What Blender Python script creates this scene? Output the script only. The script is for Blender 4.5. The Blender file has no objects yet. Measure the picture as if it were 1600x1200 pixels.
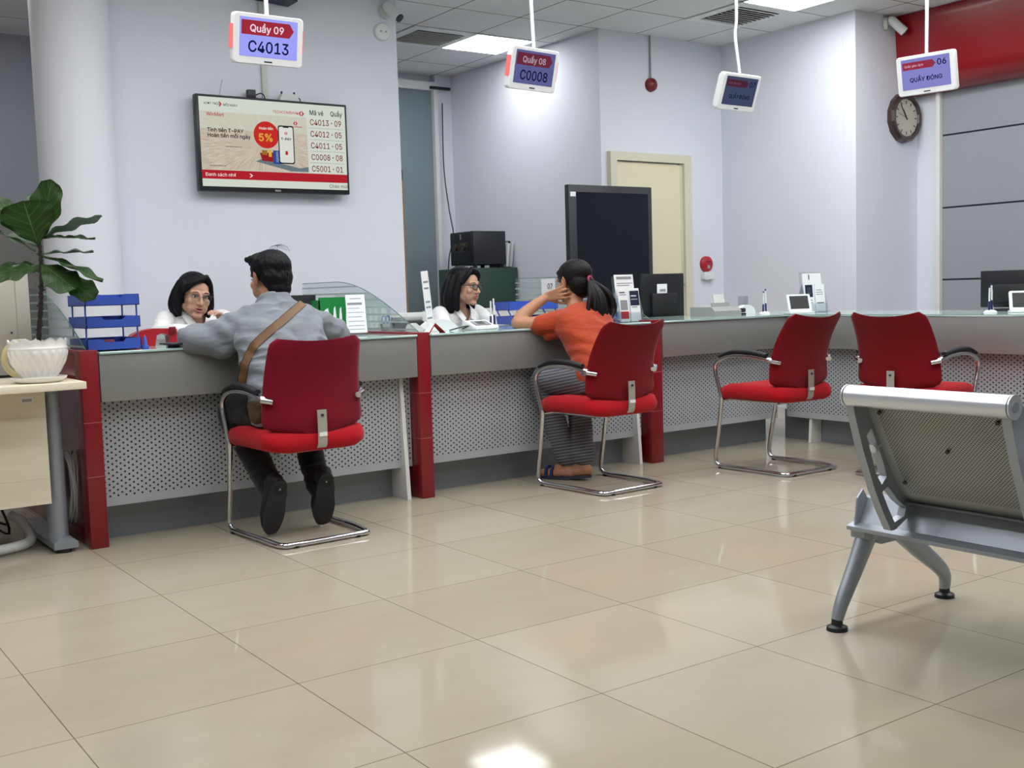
import bpy, bmesh, math, random
from mathutils import Vector, Matrix, Euler, noise
random.seed(7)
PI = math.pi
scene = bpy.context.scene
C = scene.collection

# ------------------------------------------------------------------ camera, world, exposure
cam_data = bpy.data.cameras.new('camera')
cam_data.sensor_width = 36.0
cam_data.lens = 1736.2629 * 36.0 / 1600.0
cam_data.clip_start = 0.05
cam_data.clip_end = 100
cam = bpy.data.objects.new('camera', cam_data)
C.objects.link(cam)
RW = ((0.8159168511, -0.5773858272, -0.0300881814),
      (-0.0731333247, -0.0514440216, -0.9959944927),
      (0.5735252469, 0.8148491389, -0.0842001893))
CAM_Z = 1.077
cam.matrix_world = Matrix(((RW[0][0], -RW[1][0], -RW[2][0], 0.0),
                           (RW[0][1], -RW[1][1], -RW[2][1], 0.0),
                           (RW[0][2], -RW[1][2], -RW[2][2], CAM_Z),
                           (0, 0, 0, 1)))
scene.camera = cam
scene.view_settings.view_transform = 'Standard'
scene.view_settings.look = 'None'
scene.view_settings.exposure = 0.0
scene.view_settings.gamma = 1.0
scene.view_settings.use_curve_mapping = False
world = bpy.data.worlds.new('world')
scene.world = world
world.use_nodes = True
world.node_tree.nodes['Background'].inputs[0].default_value = (0.8, 0.88, 1.0, 1)
world.node_tree.nodes['Background'].inputs[1].default_value = 0.35

LAMP_POWER = 13.0      # emission of the ceiling light diffusers
CEIL = 3.173
GX, GY, GS = 5.772, 7.105, 0.592   # ceiling grid origin and module

# ------------------------------------------------------------------ materials
def lin(c):
    c /= 255.0
    return c / 12.92 if c <= 0.04045 else ((c + 0.055) / 1.055) ** 2.4
def rgb(r, g, b):
    return (lin(r), lin(g), lin(b), 1.0)
class NT:
    def __init__(s, name):
        s.m = bpy.data.materials.new(name)
        s.m.use_nodes = True
        s.t = s.m.node_tree
        s.t.nodes.clear()
        s.out = s.t.nodes.new('ShaderNodeOutputMaterial')
    def n(s, kind, **kw):
        nd = s.t.nodes.new(kind)
        for k, v in kw.items():
            setattr(nd, k, v)
        return nd
    def l(s, a, b):
        s.t.links.new(a, b)
    def val(s, x, sock):
        if isinstance(x, (int, float)):
            sock.default_value = x
        else:
            s.l(x, sock)
    def math(s, op, a, b=0.0, c=None):
        nd = s.n('ShaderNodeMath', operation=op)
        s.val(a, nd.inputs[0]); s.val(b, nd.inputs[1])
        if c is not None:
            s.val(c, nd.inputs[2])
        return nd.outputs[0]
    def coords(s, which='Object'):
        tc = s.n('ShaderNodeTexCoord')
        sp = s.n('ShaderNodeSeparateXYZ')
        s.l(tc.outputs[which], sp.inputs[0])
        return tc.outputs[which], sp.outputs[0], sp.outputs[1], sp.outputs[2]
    def mix(s, fac, a, b):
        nd = s.n('ShaderNodeMix', data_type='RGBA')
        s.val(fac, nd.inputs[0])
        for x, k in ((a, 6), (b, 7)):
            if isinstance(x, tuple):
                nd.inputs[k].default_value = x
            else:
                s.l(x, nd.inputs[k])
        return nd.outputs[2]
    def noise(s, vec, scale, detail=3.0, rough=0.5):
        nd = s.n('ShaderNodeTexNoise')
        nd.inputs['Scale'].default_value = scale
        nd.inputs['Detail'].default_value = detail
        nd.inputs['Roughness'].default_value = rough
        if vec is not None:
            s.l(vec, nd.inputs['Vector'])
        return nd.outputs[0]
    def scaled(s, vec, sx, sy, sz):
        nd = s.n('ShaderNodeMapping')
        nd.inputs['Scale'].default_value = (sx, sy, sz)
        s.l(vec, nd.inputs['Vector'])
        return nd.outputs[0]
    def bsdf(s, color=(0.8, 0.8, 0.8, 1), rough=0.5, metal=0.0, spec=0.5, coat=0.0):
        b = s.n('ShaderNodeBsdfPrincipled')
        if isinstance(color, tuple):
            b.inputs['Base Color'].default_value = color
        else:
            s.l(color, b.inputs['Base Color'])
        s.val(rough, b.inputs['Roughness'])
        b.inputs['Metallic'].default_value = metal
        b.inputs['Specular IOR Level'].default_value = spec
        b.inputs['Coat Weight'].default_value = coat
        b.inputs['Coat Roughness'].default_value = 0.08
        s.l(b.outputs[0], s.out.inputs[0])
        return b
    def bump(s, b, h, strength=0.2, dist=0.01):
        nd = s.n('ShaderNodeBump')
        nd.inputs['Strength'].default_value = strength
        nd.inputs['Distance'].default_value = dist
        s.l(h, nd.inputs['Height'])
        s.l(nd.outputs[0], b.inputs['Normal'])
def pbr(name, color, rough=0.5, metal=0.0, spec=0.5, var=0.0, scale=8.0, bump=0.0, bscale=60.0, coat=0.0):
    t = NT(name)
    vec, x, y, z = t.coords()
    col = color
    if var > 0:
        dark = tuple(c * (1 - var) for c in color[:3]) + (1,)
        col = t.mix(t.noise(vec, scale, 4), dark, color)
    b = t.bsdf(col, rough, metal, spec, coat)
    if bump > 0:
        t.bump(b, t.noise(vec, bscale, 4), bump, 0.005)
    return t.m
def glow(name, color, strength, gloss=False):
    t = NT(name)
    if gloss:
        b = t.bsdf(color, 0.15, 0, 0.5)
        b.inputs['Emission Color'].default_value = color
        b.inputs['Emission Strength'].default_value = strength
        b.inputs['Base Color'].default_value = tuple(c * 0.05 for c in color[:3]) + (1,)
    else:
        e = t.n('ShaderNodeEmission')
        e.inputs[0].default_value = color
        e.inputs[1].default_value = strength
        t.l(e.outputs[0], t.out.inputs[0])
    return t.m
def holes(t, u, v, su, sv, r):
    """staggered round holes: 1 inside a hole"""
    def grid(off):
        a = t.math('SUBTRACT', t.math('FRACT', t.math('ADD', t.math('DIVIDE', u, su), off + 100.0)), 0.5)
        b = t.math('SUBTRACT', t.math('FRACT', t.math('ADD', t.math('DIVIDE', v, sv), off + 100.0)), 0.5)
        a = t.math('MULTIPLY', a, su); b = t.math('MULTIPLY', b, sv)
        d = t.math('SQRT', t.math('ADD', t.math('MULTIPLY', a, a), t.math('MULTIPLY', b, b)))
        return t.math('LESS_THAN', d, r)
    return t.math('MAXIMUM', grid(0.0), grid(0.5))

M = {}
M['wall'] = pbr('painted_wall', rgb(226, 229, 238), 0.85, spec=0.2, var=0.04, scale=1.5, bump=0.05, bscale=25)
M['wall_grey'] = pbr('grey_wall', rgb(166, 169, 178), 0.85, spec=0.2, var=0.04, scale=1.5)
M['column'] = pbr('column_paint', rgb(226, 228, 234), 0.6, spec=0.3, var=0.03, scale=1.5)
M['white_plastic'] = pbr('white_plastic', rgb(228, 230, 230), 0.4)
M['off_white'] = pbr('off_white_plastic', rgb(205, 207, 203), 0.45)
M['grey_plastic'] = pbr('grey_plastic', rgb(150, 152, 150), 0.45)
M['black'] = pbr('black_plastic', rgb(22, 23, 27), 0.4)
M['black_soft'] = pbr('black_soft', rgb(20, 20, 24), 0.6)
M['navy_black'] = pbr('navy_black_panel', rgb(10, 14, 28), 0.25)
M['charcoal'] = pbr('charcoal_metal', rgb(38, 41, 46), 0.45)
M['green_metal'] = pbr('green_cabinet_paint', rgb(50, 78, 68), 0.5, var=0.06)
M['cream'] = pbr('cream_paint', rgb(228, 220, 188), 0.5)
M['cream_dark'] = pbr('cream_frame_paint', rgb(215, 212, 190), 0.5)
M['red_gloss'] = pbr('red_lacquer', rgb(128, 10, 22), 0.25, spec=0.5, coat=0.3, var=0.05, scale=3)
M['red_plastic'] = pbr('red_plastic', rgb(175, 30, 42), 0.35)
M['red_dark'] = pbr('dark_red_plastic', rgb(120, 14, 26), 0.4)
M['blue'] = pbr('blue_plastic', rgb(52, 84, 178), 0.4)
M['blue_dark'] = pbr('navy_plastic', rgb(34, 36, 92), 0.4)
M['green'] = pbr('green_plastic', rgb(16, 122, 54), 0.4)
M['paper'] = pbr('paper', rgb(232, 233, 234), 0.8, spec=0.2)
M['print'] = pbr('printed_grey', rgb(140, 142, 146), 0.8, spec=0.2)
M['ink'] = pbr('printed_navy', rgb(34, 40, 66), 0.7, spec=0.2)
M['print_red'] = pbr('printed_red', rgb(176, 26, 38), 0.7, spec=0.2)
M['chrome'] = pbr('chrome', rgb(205, 205, 208), 0.12, metal=1.0)
M['steel'] = pbr('brushed_steel', rgb(170, 170, 168), 0.35, metal=1.0, var=0.1, scale=20)
M['silver'] = pbr('silver_paint', rgb(158, 164, 172), 0.38, metal=0.45, var=0.12, scale=7)
M['silver_light'] = pbr('polished_aluminium', rgb(214, 218, 224), 0.28, metal=0.6, var=0.04, scale=5)
M['apron'] = pbr('grey_metallic_laminate', rgb(142, 143, 141), 0.34, metal=0.3, var=0.08, scale=2)
M['kick'] = pbr('kickboard_metal', rgb(136, 141, 146), 0.34, metal=0.3, var=0.06, scale=3)
M['white_board'] = pbr('white_board', rgb(222, 222, 218), 0.5)
M['worktop_glass'] = None
M['wire_grey'] = pbr('grey_cable', rgb(140, 136, 136), 0.6)
M['bark'] = pbr('dark_bark', rgb(52, 44, 42), 0.85, var=0.4, scale=60, bump=0.6, bscale=90)
M['soil'] = pbr('potting_soil', rgb(60, 46, 36), 0.95, var=0.4, scale=60)
M['ceramic'] = pbr('white_glazed_ceramic', rgb(240, 238, 234), 0.22, coat=0.4)
M['plate'] = pbr('saucer_plastic', rgb(232, 230, 226), 0.35)

# floor: large glossy tiles
t = NT('floor_tiles')
vec, x, y, z = t.coords()
def seam(t, c, origin, size, w):
    fr = t.math('FRACT', t.math('ADD', t.math('DIVIDE', t.math('SUBTRACT', c, origin), size), 100.0))
    d = t.math('MULTIPLY', t.math('MINIMUM', fr, t.math('SUBTRACT', 1.0, fr)), size)
    return t.math('LESS_THAN', d, w)
FX, FY, FS = 1.2316, 3.4315, 0.6
line = t.math('MAXIMUM', seam(t, x, FX, FS, 0.0016), seam(t, y, FY, FS, 0.0016))
mp = t.scaled(vec, 1.0, 2.4, 1.0)
veil = t.noise(mp, 2.2, 6, 0.6)
fine = t.noise(mp, 14, 5, 0.6)
col = t.mix(veil, rgb(157, 149, 130), rgb(173, 165, 147))
col = t.mix(t.math('MULTIPLY', fine, 0.35), col, rgb(150, 143, 126))
# slight difference from tile to tile
cx = t.math('FLOOR', t.math('DIVIDE', t.math('SUBTRACT', x, FX), FS))
cy = t.math('FLOOR', t.math('DIVIDE', t.math('SUBTRACT', y, FY), FS))
cmb = t.n('ShaderNodeCombineXYZ'); t.l(cx, cmb.inputs[0]); t.l(cy, cmb.inputs[1])
wn = t.n('ShaderNodeTexWhiteNoise'); t.l(cmb.outputs[0], wn.inputs[0])
col = t.mix(t.math('MULTIPLY', wn.outputs[0], 0.25), col, rgb(182, 176, 160))
col = t.mix(t.math('MULTIPLY', line, 0.8), col, rgb(84, 72, 56))
b = t.bsdf(col, 0.12, 0, 0.16)
t.l(t.math('ADD', t.math('MULTIPLY', fine, 0.06), 0.035), b.inputs['Roughness'])
M['floor'] = t.m

# ceiling: mineral boards in a thin grid
t = NT('ceiling_boards')
vec, x, y, z = t.coords()
line = t.math('MAXIMUM', seam(t, x, GX, GS, 0.006), seam(t, y, GY, GS, 0.006))
edge = t.math('MAXIMUM', seam(t, x, GX, GS, 0.014), seam(t, y, GY, GS, 0.014))
col = t.mix(t.noise(vec, 3, 4), rgb(222, 223, 225), rgb(232, 233, 234))
col = t.mix(edge, col, rgb(236, 237, 237))
col = t.mix(line, col, rgb(96, 98, 98))
b = t.bsdf(col, 0.9, 0, 0.15)
t.bump(b, t.noise(vec, 150, 3), 0.15, 0.004)
M['ceiling'] = t.m

# perforated counter panel (object coordinates: x along the panel, z up)
def perforated(name, su, sv, r, along_y=False):
    t = NT(name)
    vec, x, y, z = t.coords()
    u = y if along_y else x
    h = holes(t, u, z, su, sv, r)
    band = t.math('MULTIPLY', t.math('GREATER_THAN', z, 0.20), t.math('LESS_THAN', z, 0.66))
    h = t.math('MULTIPLY', h, band)
    base = t.mix(t.noise(vec, 3, 4), rgb(172, 175, 180), rgb(186, 189, 194))
    col = t.mix(h, base, rgb(30, 31, 34))
    b = t.bsdf(col, 0.36, 0.25, 0.5)
    t.l(t.math('MULTIPLY', t.math('SUBTRACT', 1.0, h), 0.25), b.inputs['Metallic'])
    return t.m
M['perf_x'] = perforated('perforated_steel_front', 0.036, 0.0262, 0.0048)
M['perf_y'] = perforated('perforated_steel_side', 0.036, 0.0262, 0.0048, True)

# glass with frosted lines / plain
def sheet_glass(name, tint, alpha, stripes=0.0):
    t = NT(name)
    tr = t.n('ShaderNodeBsdfTransparent'); tr.inputs[0].default_value = tint
    gl = t.n('ShaderNodeBsdfGlossy'); gl.inputs['Roughness'].default_value = 0.03
    fr = t.n('ShaderNodeFresnel'); fr.inputs[0].default_value = 1.45
    mx = t.n('ShaderNodeMixShader')
    t.l(t.math('ADD', t.math('MULTIPLY', fr.outputs[0], 0.4), alpha), mx.inputs[0])
    t.l(tr.outputs[0], mx.inputs[1]); t.l(gl.outputs[0], mx.inputs[2])
    res = mx.outputs[0]
    if stripes > 0:
        vec, x, y, z = t.coords()
        f = t.math('FRACT', t.math('DIVIDE', z, stripes))
        s = t.math('MULTIPLY', t.math('LESS_THAN', f, 0.24), 0.5)
        df = t.n('ShaderNodeBsdfDiffuse'); df.inputs[0].default_value = rgb(176, 190, 188)
        m2 = t.n('ShaderNodeMixShader')
        t.l(s, m2.inputs[0]); t.l(res, m2.inputs[1]); t.l(df.outputs[0], m2.inputs[2])
        res = m2.outputs[0]
    t.l(res, t.out.inputs[0])
    return t.m
M['fin_glass'] = sheet_glass('striped_glass', (0.925, 0.965, 0.955, 1), 0.0, 0.04)
M['acrylic'] = sheet_glass('clear_acrylic', (0.93, 0.96, 0.97, 1), 0.05)
M['lens'] = sheet_glass('spectacle_lens', (0.96, 0.97, 0.98, 1), 0.02)
t = NT('green_worktop_glass')
vec, x, y, z = t.coords()
b = t.bsdf(rgb(168, 196, 190), 0.06, 0, 0.6)
M['worktop_glass'] = t.m
M['glass_edge'] = pbr('green_glass_edge', rgb(92, 128, 116), 0.15)
M['frosted'] = pbr('frosted_glass', rgb(128, 144, 150), 0.35, spec=0.4, var=0.04, scale=1)

# pale wood laminate
t = NT('maple_laminate')
vec, x, y, z = t.coords()
g = t.noise(t.scaled(vec, 1.5, 1.5, 26), 3.0, 6, 0.6)
col = t.mix(g, rgb(218, 206, 180), rgb(236, 227, 205))
b = t.bsdf(col, 0.4)
M['maple'] = t.m
M['maple_edge'] = pbr('maple_edge', rgb(222, 208, 176), 0.45, var=0.05, scale=12)
M['wood_strip'] = pbr('brown_wood', rgb(150, 116, 84), 0.5, var=0.15, scale=10)

# upholstery
def fabric(name, color, scale=420, var=0.18, rough=0.9, sheen=0.08):
    t = NT(name)
    vec, x, y, z = t.coords()
    n1 = t.noise(vec, scale, 2)
    n2 = t.noise(vec, 7, 4)
    dark = tuple(c * (1 - var) for c in color[:3]) + (1,)
    col = t.mix(t.math('MULTIPLY', t.math('ADD', n1, n2), 0.5), dark, color)
    b = t.bsdf(col, rough, 0, 0.2)
    b.inputs['Sheen Weight'].default_value = sheen
    t.bump(b, n1, 0.25, 0.002)
    return t.m
M['red_fabric'] = fabric('red_seat_fabric', rgb(172, 12, 26))
M['red_mesh'] = fabric('purplish_red_backrest_mesh', rgb(122, 6, 34), 600)  # own mesh tint, with the backrest's shade mixed into the red
M['red_back_shaded'] = fabric('shaded_red_backrest_fabric', rgb(120, 5, 18), 600)  # darker copy of the seat red, rear-side shade put into the colour
M['strap_metal'] = pbr('grey_strap_metal', rgb(182, 180, 172), 0.4, metal=0.4, var=0.08, scale=30)

# ------------------------------------------------------------------ mesh helpers
class MB:
    """collects shapes in one bmesh"""
    def __init__(s):
        s.b = bmesh.new()
    def _t(s, verts, mat):
        if mat is not None:
            bmesh.ops.transform(s.b, matrix=mat, verts=verts)
    def box(s, lo, hi, mat=None, bev=0.0, seg=2):
        r = bmesh.ops.create_cube(s.b, size=1.0)
        v = r['verts']
        lo, hi = Vector(lo), Vector(hi)
        for p in v:
            p.co = Vector(((p.co.x + .5) * (hi.x - lo.x) + lo.x, (p.co.y + .5) * (hi.y - lo.y) + lo.y, (p.co.z + .5) * (hi.z - lo.z) + lo.z))
        if bev > 0:
            e = list({e for p in v for e in p.link_edges})
            r2 = bmesh.ops.bevel(s.b, geom=e, offset=bev, segments=seg, profile=0.5, affect='EDGES')
            v = list({p for f in r2['faces'] for p in f.verts} | {p for p in v if p.is_valid})
        s._t(v, mat)
        return s
    def ring(s, pts):
        return [s.b.verts.new(p) for p in pts]
    def loft(s, rings, closed=True, cap=True):
        rs = [s.ring(r) for r in rings]
        n = len(rs[0])
        for a, b in zip(rs[:-1], rs[1:]):
            for i in range(n if closed else n - 1):
                j = (i + 1) % n
                try:
                    s.b.faces.new((a[i], a[j], b[j], b[i]))
                except ValueError:
                    pass
        if cap and closed:
            s.b.faces.new(list(reversed(rs[0])))
            s.b.faces.new(rs[-1])
        return s
    def prism(s, poly, depth, mat=None):
        """poly in local x,z; extruded along +y by depth"""
        a = [Vector((p[0], 0, p[1])) for p in poly]
        c = [Vector((p[0], depth, p[1])) for p in poly]
        if mat is not None:
            a = [mat @ p for p in a]; c = [mat @ p for p in c]
        return s.loft([a, c])
    def cyl(s, p0, p1, r0, r1=None, n=20, cap=True):
        return s.tube([p0, p1], [r0, r0 if r1 is None else r1], n, cap=cap)
    def tube(s, pts, r, n=12, closed=False, cap=True):
        pts = [Vector(p) for p in pts]
        rr = r if isinstance(r, (list, tuple)) else [r] * len(pts)
        N = len(pts)
        tang = []
        for i in range(N):
            if closed:
                d = pts[(i + 1) % N] - pts[i - 1]
            else:
                d = pts[min(i + 1, N - 1)] - pts[max(i - 1, 0)]
            tang.append(d.normalized())
        ref = Vector((0, 0, 1)) if abs(tang[0].z) < 0.9 else Vector((1, 0, 0))
        u = tang[0].cross(ref).normalized()
        rings = []
        for i in range(N):
            u = (u - tang[i] * u.dot(tang[i])).normalized()
            w = tang[i].cross(u)
            rings.append([pts[i] + (u * math.cos(2 * PI * k / n) + w * math.sin(2 * PI * k / n)) * rr[i] for k in range(n)])
        if closed:
            rings.append(rings[0])
            rs = [s.ring(q) for q in rings[:-1]]
            for i in range(N):
                a, b = rs[i], rs[(i + 1) % N]
                for k in range(n):
                    s.b.faces.new((a[k], a[(k + 1) % n], b[(k + 1) % n], b[k]))
            return s
        return s.loft(rings, True, cap)
    def lathe(s, prof, n=32, mat=None, fn=None, cap=False):
        """prof: list of (r,z)"""
        rings = []
        for (r, z) in prof:
            ring = []
            for k in range(n):
                a = 2 * PI * k / n
                q = Vector((r * math.cos(a), r * math.sin(a), z))
                if fn:
                    q = fn(q, a, r, z)
                ring.append(mat @ q if mat is not None else q)
            rings.append(ring)
        return s.loft(rings, True, cap)
    def ball(s, c, r, mat=None, seg=20, rings=12):
        rx, ry, rz = r if isinstance(r, (tuple, list)) else (r, r, r)
        m = Matrix.Translation(Vector(c)) @ (mat if mat is not None else Matrix.Identity(4)) @ Matrix.Diagonal((rx, ry, rz, 1))
        bmesh.ops.create_uvsphere(s.b, u_segments=seg, v_segments=rings, radius=1.0, matrix=m)
        return s
    def sheet(s, grid, thick=0.0):
        """grid: rows of points -> quads, with optional thickness along the normals"""
        rs = [s.ring(r) for r in grid]
        fs = []
        for a, b in zip(rs[:-1], rs[1:]):
            for i in range(len(a) - 1):
                fs.append(s.b.faces.new((a[i], a[i + 1], b[i + 1], b[i])))
        if thick:
            bmesh.ops.recalc_face_normals(s.b, faces=fs)
            bmesh.ops.solidify(s.b, geom=fs, thickness=thick)
        return s
    def build(s, name, mat, parent=None, smooth=0.6, recalc=True):
        if recalc:
            bmesh.ops.recalc_face_normals(s.b, faces=s.b.faces[:])
        me = bpy.data.meshes.new(name)
        s.b.to_mesh(me)
        s.b.free()
        me.materials.append(mat)
        return link(name, me, parent, smooth)
def link(name, me, parent=None, smooth=0.6):
    if smooth:
        for p in me.polygons:
            p.use_smooth = True
        me.set_sharp_from_angle(angle=smooth)
    o = bpy.data.objects.new(name, me)
    C.objects.link(o)
    if parent is not None:
        o.parent = parent
    return o
def thing(name, label, cat, loc=(0, 0, 0), rz=0.0, group=None):
    o = bpy.data.objects.new(name, None)
    C.objects.link(o)
    o.empty_display_size = 0.1
    o.location = loc
    o.rotation_euler = (0, 0, rz)
    return tag(o, label, cat, group)
def tag(o, label, cat, group=None, kind=None):
    o['label'] = label
    o['category'] = cat
    if group:
        o['group'] = group
    if kind:
        o['kind'] = kind
    return o
def struct(o):
    o['kind'] = 'structure'
    return o
def dup(root, loc, rz, label=None):
    def cp(o, par):
        kids = list(o.children)
        c = o.copy()
        C.objects.link(c)
        if par is not None:
            c.parent = par
        for ch in kids:
            cp(ch, c)
        return c
    r = cp(root, None)
    r.location = loc
    r.rotation_euler = (0, 0, rz)
    if label:
        r['label'] = label
    return r
def box(name, lo, hi, mat, parent=None, bev=0.0, rot=None):
    return MB().box(lo, hi, rot, bev).build(name, mat, parent)
def rounded(w, h, r, n=5):
    """rounded rectangle outline centred on 0 in x,z"""
    out = []
    for (sx, sz, a0) in ((1, 1, 0), (-1, 1, 90), (-1, -1, 180), (1, -1, 270)):
        for k in range(n + 1):
            a = math.radians(a0 + 90 * k / n)
            out.append((sx * (w / 2 - r) + r * math.cos(a), sz * (h / 2 - r) + r * math.sin(a)))
    return out
def spline(pts, n=8, closed=False):
    """Catmull-Rom through the points"""
    P = [Vector(p) for p in pts]
    N = len(P)
    out = []
    for i in range(N if closed else N - 1):
        if closed:
            a, b, c, d = P[i - 1], P[i], P[(i + 1) % N], P[(i + 2) % N]
        else:
            a, b, c, d = P[max(i - 1, 0)], P[i], P[i + 1], P[min(i + 2, N - 1)]
        for k in range(n):
            u = k / n
            out.append(0.5 * ((2 * b) + (c - a) * u + (2 * a - 5 * b + 4 * c - d) * u * u + (3 * b - a - 3 * c + d) * u ** 3))
    if not closed:
        out.append(P[-1])
    return out
import os
try:
    FONT = bpy.data.fonts.load(os.path.join(bpy.utils.system_resource('DATAFILES'), 'fonts', 'Inter.woff2'))
except Exception:
    FONT = None
def text(name, body, size, mat, parent, at, facing=None, bold=0.0, align='LEFT', xs=1.0):
    """flat lettering in the local x,z plane, facing -y"""
    cu = bpy.data.curves.new(name, 'FONT')
    if FONT is not None:
        cu.font = FONT
    cu.body = body
    cu.size = size
    cu.align_x = align
    cu.align_y = 'CENTER'
    cu.resolution_u = 3
    tmp = bpy.data.objects.new('tmp_text', cu)
    C.objects.link(tmp)
    dg = bpy.context.evaluated_depsgraph_get()
    me = bpy.data.meshes.new_from_object(tmp.evaluated_get(dg))
    bpy.data.objects.remove(tmp)
    bpy.data.curves.remove(cu)
    if bold > 0:
        d = bold * size
        bm = bmesh.new(); bm.from_mesh(me)
        base = bm.verts[:] + bm.edges[:] + bm.faces[:]
        for (dx, dy) in ((d, 0), (-d, 0), (0, d), (0, -d)):
            r = bmesh.ops.duplicate(bm, geom=base)
            bmesh.ops.translate(bm, vec=(dx, dy, 0), verts=[v for v in r['geom'] if isinstance(v, bmesh.types.BMVert)])
        bm.to_mesh(me); bm.free()
    me.transform(Matrix.Diagonal((xs, 1, 1, 1)))
    me.transform((facing if facing is not None else Matrix.Identity(4)) @ Matrix.Translation(Vector(at)) @ Matrix.Rotation(PI / 2, 4, 'X'))
    me.name = name
    me.materials.clear()
    me.materials.append(mat)
    return link(name, me, parent, 0)
# ------------------------------------------------------------------ the room
TVY = 7.10         # wall with the television, and the door wall
struct(box('floor', (-4.5, -4.5, -0.05), (8.6, 10.0, 0.0), M['floor']))
struct(box('ceiling', (-4.5, -4.5, CEIL), (8.6, 10.0, CEIL + 0.05), M['ceiling']))
struct(box('wall_television', (2.0, TVY, 0), (4.075, TVY + 0.2, CEIL), M['wall']))
struct(box('wall_back', (-4.5, 9.42, 0), (5.34, 9.55, CEIL), M['wall_grey']))
# frosted partition at the end of the alcove
struct(box('wall_alcove_end', (5.78, 9.36, 0), (6.1, 9.5, CEIL), M['wall']))
struct(box('wall_alcove', (5.96, 7.20, 0), (6.12, 9.36, CEIL), M['wall']))
struct(box('wall_door', (5.96, TVY, 0), (7.5, TVY + 0.1, CEIL), M['wall']))
struct(box('wall_right', (7.36, 5.781, 0), (7.5, TVY, CEIL), M['wall']))
struct(box('wall_clock', (7.36, 5.66, 0), (8.3, 5.78, CEIL), M['wall']))
struct(box('wall_left', (-4.5, -4.5, 0), (-4.4, 9.42, CEIL), M['wall']))
struct(box('wall_rear', (-4.4, -4.5, 0), (8.16, -4.4, CEIL), M['wall']))
# right-hand wall of grey panels with dark joints
t = NT('grey_wall_panels')
vec, x, y, z = t.coords()
j = None
for zz in (0.476, 1.056, 1.637, 2.217):
    d = t.math('LESS_THAN', t.math('ABSOLUTE', t.math('SUBTRACT', z, zz)), 0.007)
    j = d if j is None else t.math('MAXIMUM', j, d)
col = t.mix(t.noise(vec, 1.5, 3), rgb(150, 154, 160), rgb(158, 162, 167))
col = t.mix(j, col, rgb(14, 16, 26))
t.bsdf(col, 0.4, 0.1, 0.4)
M['panels'] = t.m
struct(box('wall_panelled', (8.15, -4.5, 0), (8.3, 5.42, CEIL), M['panels']))
struct(box('wall_panel_return', (8.16, 5.46, 0), (8.3, 5.66, CEIL), M['wall']))
struct(box('trim_1', (8.11, 5.42, 0), (8.2, 5.46, 2.60), M['white_board'], bev=0.004))
# round column at the left end of the television wall
struct(MB().cyl((1.80, 7.02, 0), (1.80, 7.02, CEIL), 0.222, n=48).build('column', M['column']))
# red curved fascia above the panels
prof = [(0.0, 0.0)]
for k in range(9):
    a = -PI / 2 + (PI * 0.42) * k / 8
    prof.append((-0.05 - 0.22 * math.cos(a), 0.20 + 0.20 * math.sin(a)))
prof += [(-0.30, CEIL - 2.565), (0.0, CEIL - 2.565)]
mb = MB()
mb.loft([[Vector((8.15 + px, yy, 2.56 + pz)) for (px, pz) in prof] for yy in (-4.4, 5.655)])
M['fascia'] = pbr('red_glossy_fascia', rgb(142, 8, 22), 0.28, spec=0.5, coat=0.2)
tag(mb.build('fascia', M['fascia'], smooth=0.9), 'long glossy dark red curved fascia running below the ceiling above the grey wall panels', 'fascia')

# frosted glass door between white rails at the end of the alcove
d2 = struct(thing('door_2', 'tall frosted grey glass door in a white frame at the end of the alcove', 'door', (5.5, 9.36, 0)))
del d2['label'], d2['category']
box('glass_panel', (-0.60, 0.02, 0.0), (0.245, 0.035, 3.02), M['frosted'], d2)
mb = MB(); mb.box((-0.62, -0.03, 3.02), (0.30, 0.07, 3.10)); mb.box((0.245, -0.03, 0), (0.285, 0.07, 3.02)); mb.build('frame', M['white_plastic'], d2)
box('track', (0.20, -0.06, 3.03), (0.42, -0.03, 3.055), M['black'], d2)
struct(box('wall_above_alcove', (4.2, 9.44, 3.10), (5.8, 9.55, CEIL), M['wall']))
struct(box('wall_behind_glass', (4.6, 9.60, 0), (6.1, 9.66, CEIL), M['wall_grey']))
# brown wooden board whose edge shows beside the television wall
bd = thing('wooden_board', 'narrow brown wooden board with a dark cap standing at the edge of the television wall', 'board', (4.10, 7.18, 0))
box('board', (0.0, 0.0, 0), (0.035, 0.6, 1.90), M['wood_strip'], bd)
box('cap', (0.0, 0.0, 1.90), (0.03, 0.03, 1.98), M['charcoal'], bd)
# cream door
d1 = thing('door_1', 'x', 'door', (6.02, TVY, 0)); struct(d1); del d1['label'], d1['category']
mb = MB()
mb.box((0, -0.05, 0), (0.07, 0.0, 2.19)); mb.box((0.83, -0.05, 0), (0.915, 0.0, 2.19)); mb.box((0.07, -0.05, 2.12), (0.83, 0.0, 2.19))
mb.build('frame', M['cream_dark'], d1)
box('leaf', (0.075, -0.02, 0), (0.80, -0.002, 2.11), M['cream'], d1)
box('gap', (0.80, -0.021, 0), (0.83, -0.001, 2.12), M['cream_dark'], d1)
mb = MB(); mb.box((0.775, -0.035, 1.02), (0.80, -0.02, 1.18)); mb.cyl((0.787, -0.03, 1.08), (0.787, -0.07, 1.08), 0.008); mb.cyl((0.787, -0.07, 1.08), (0.70, -0.07, 1.08), 0.008)
mb.build('handle', M['steel'], d1)

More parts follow.
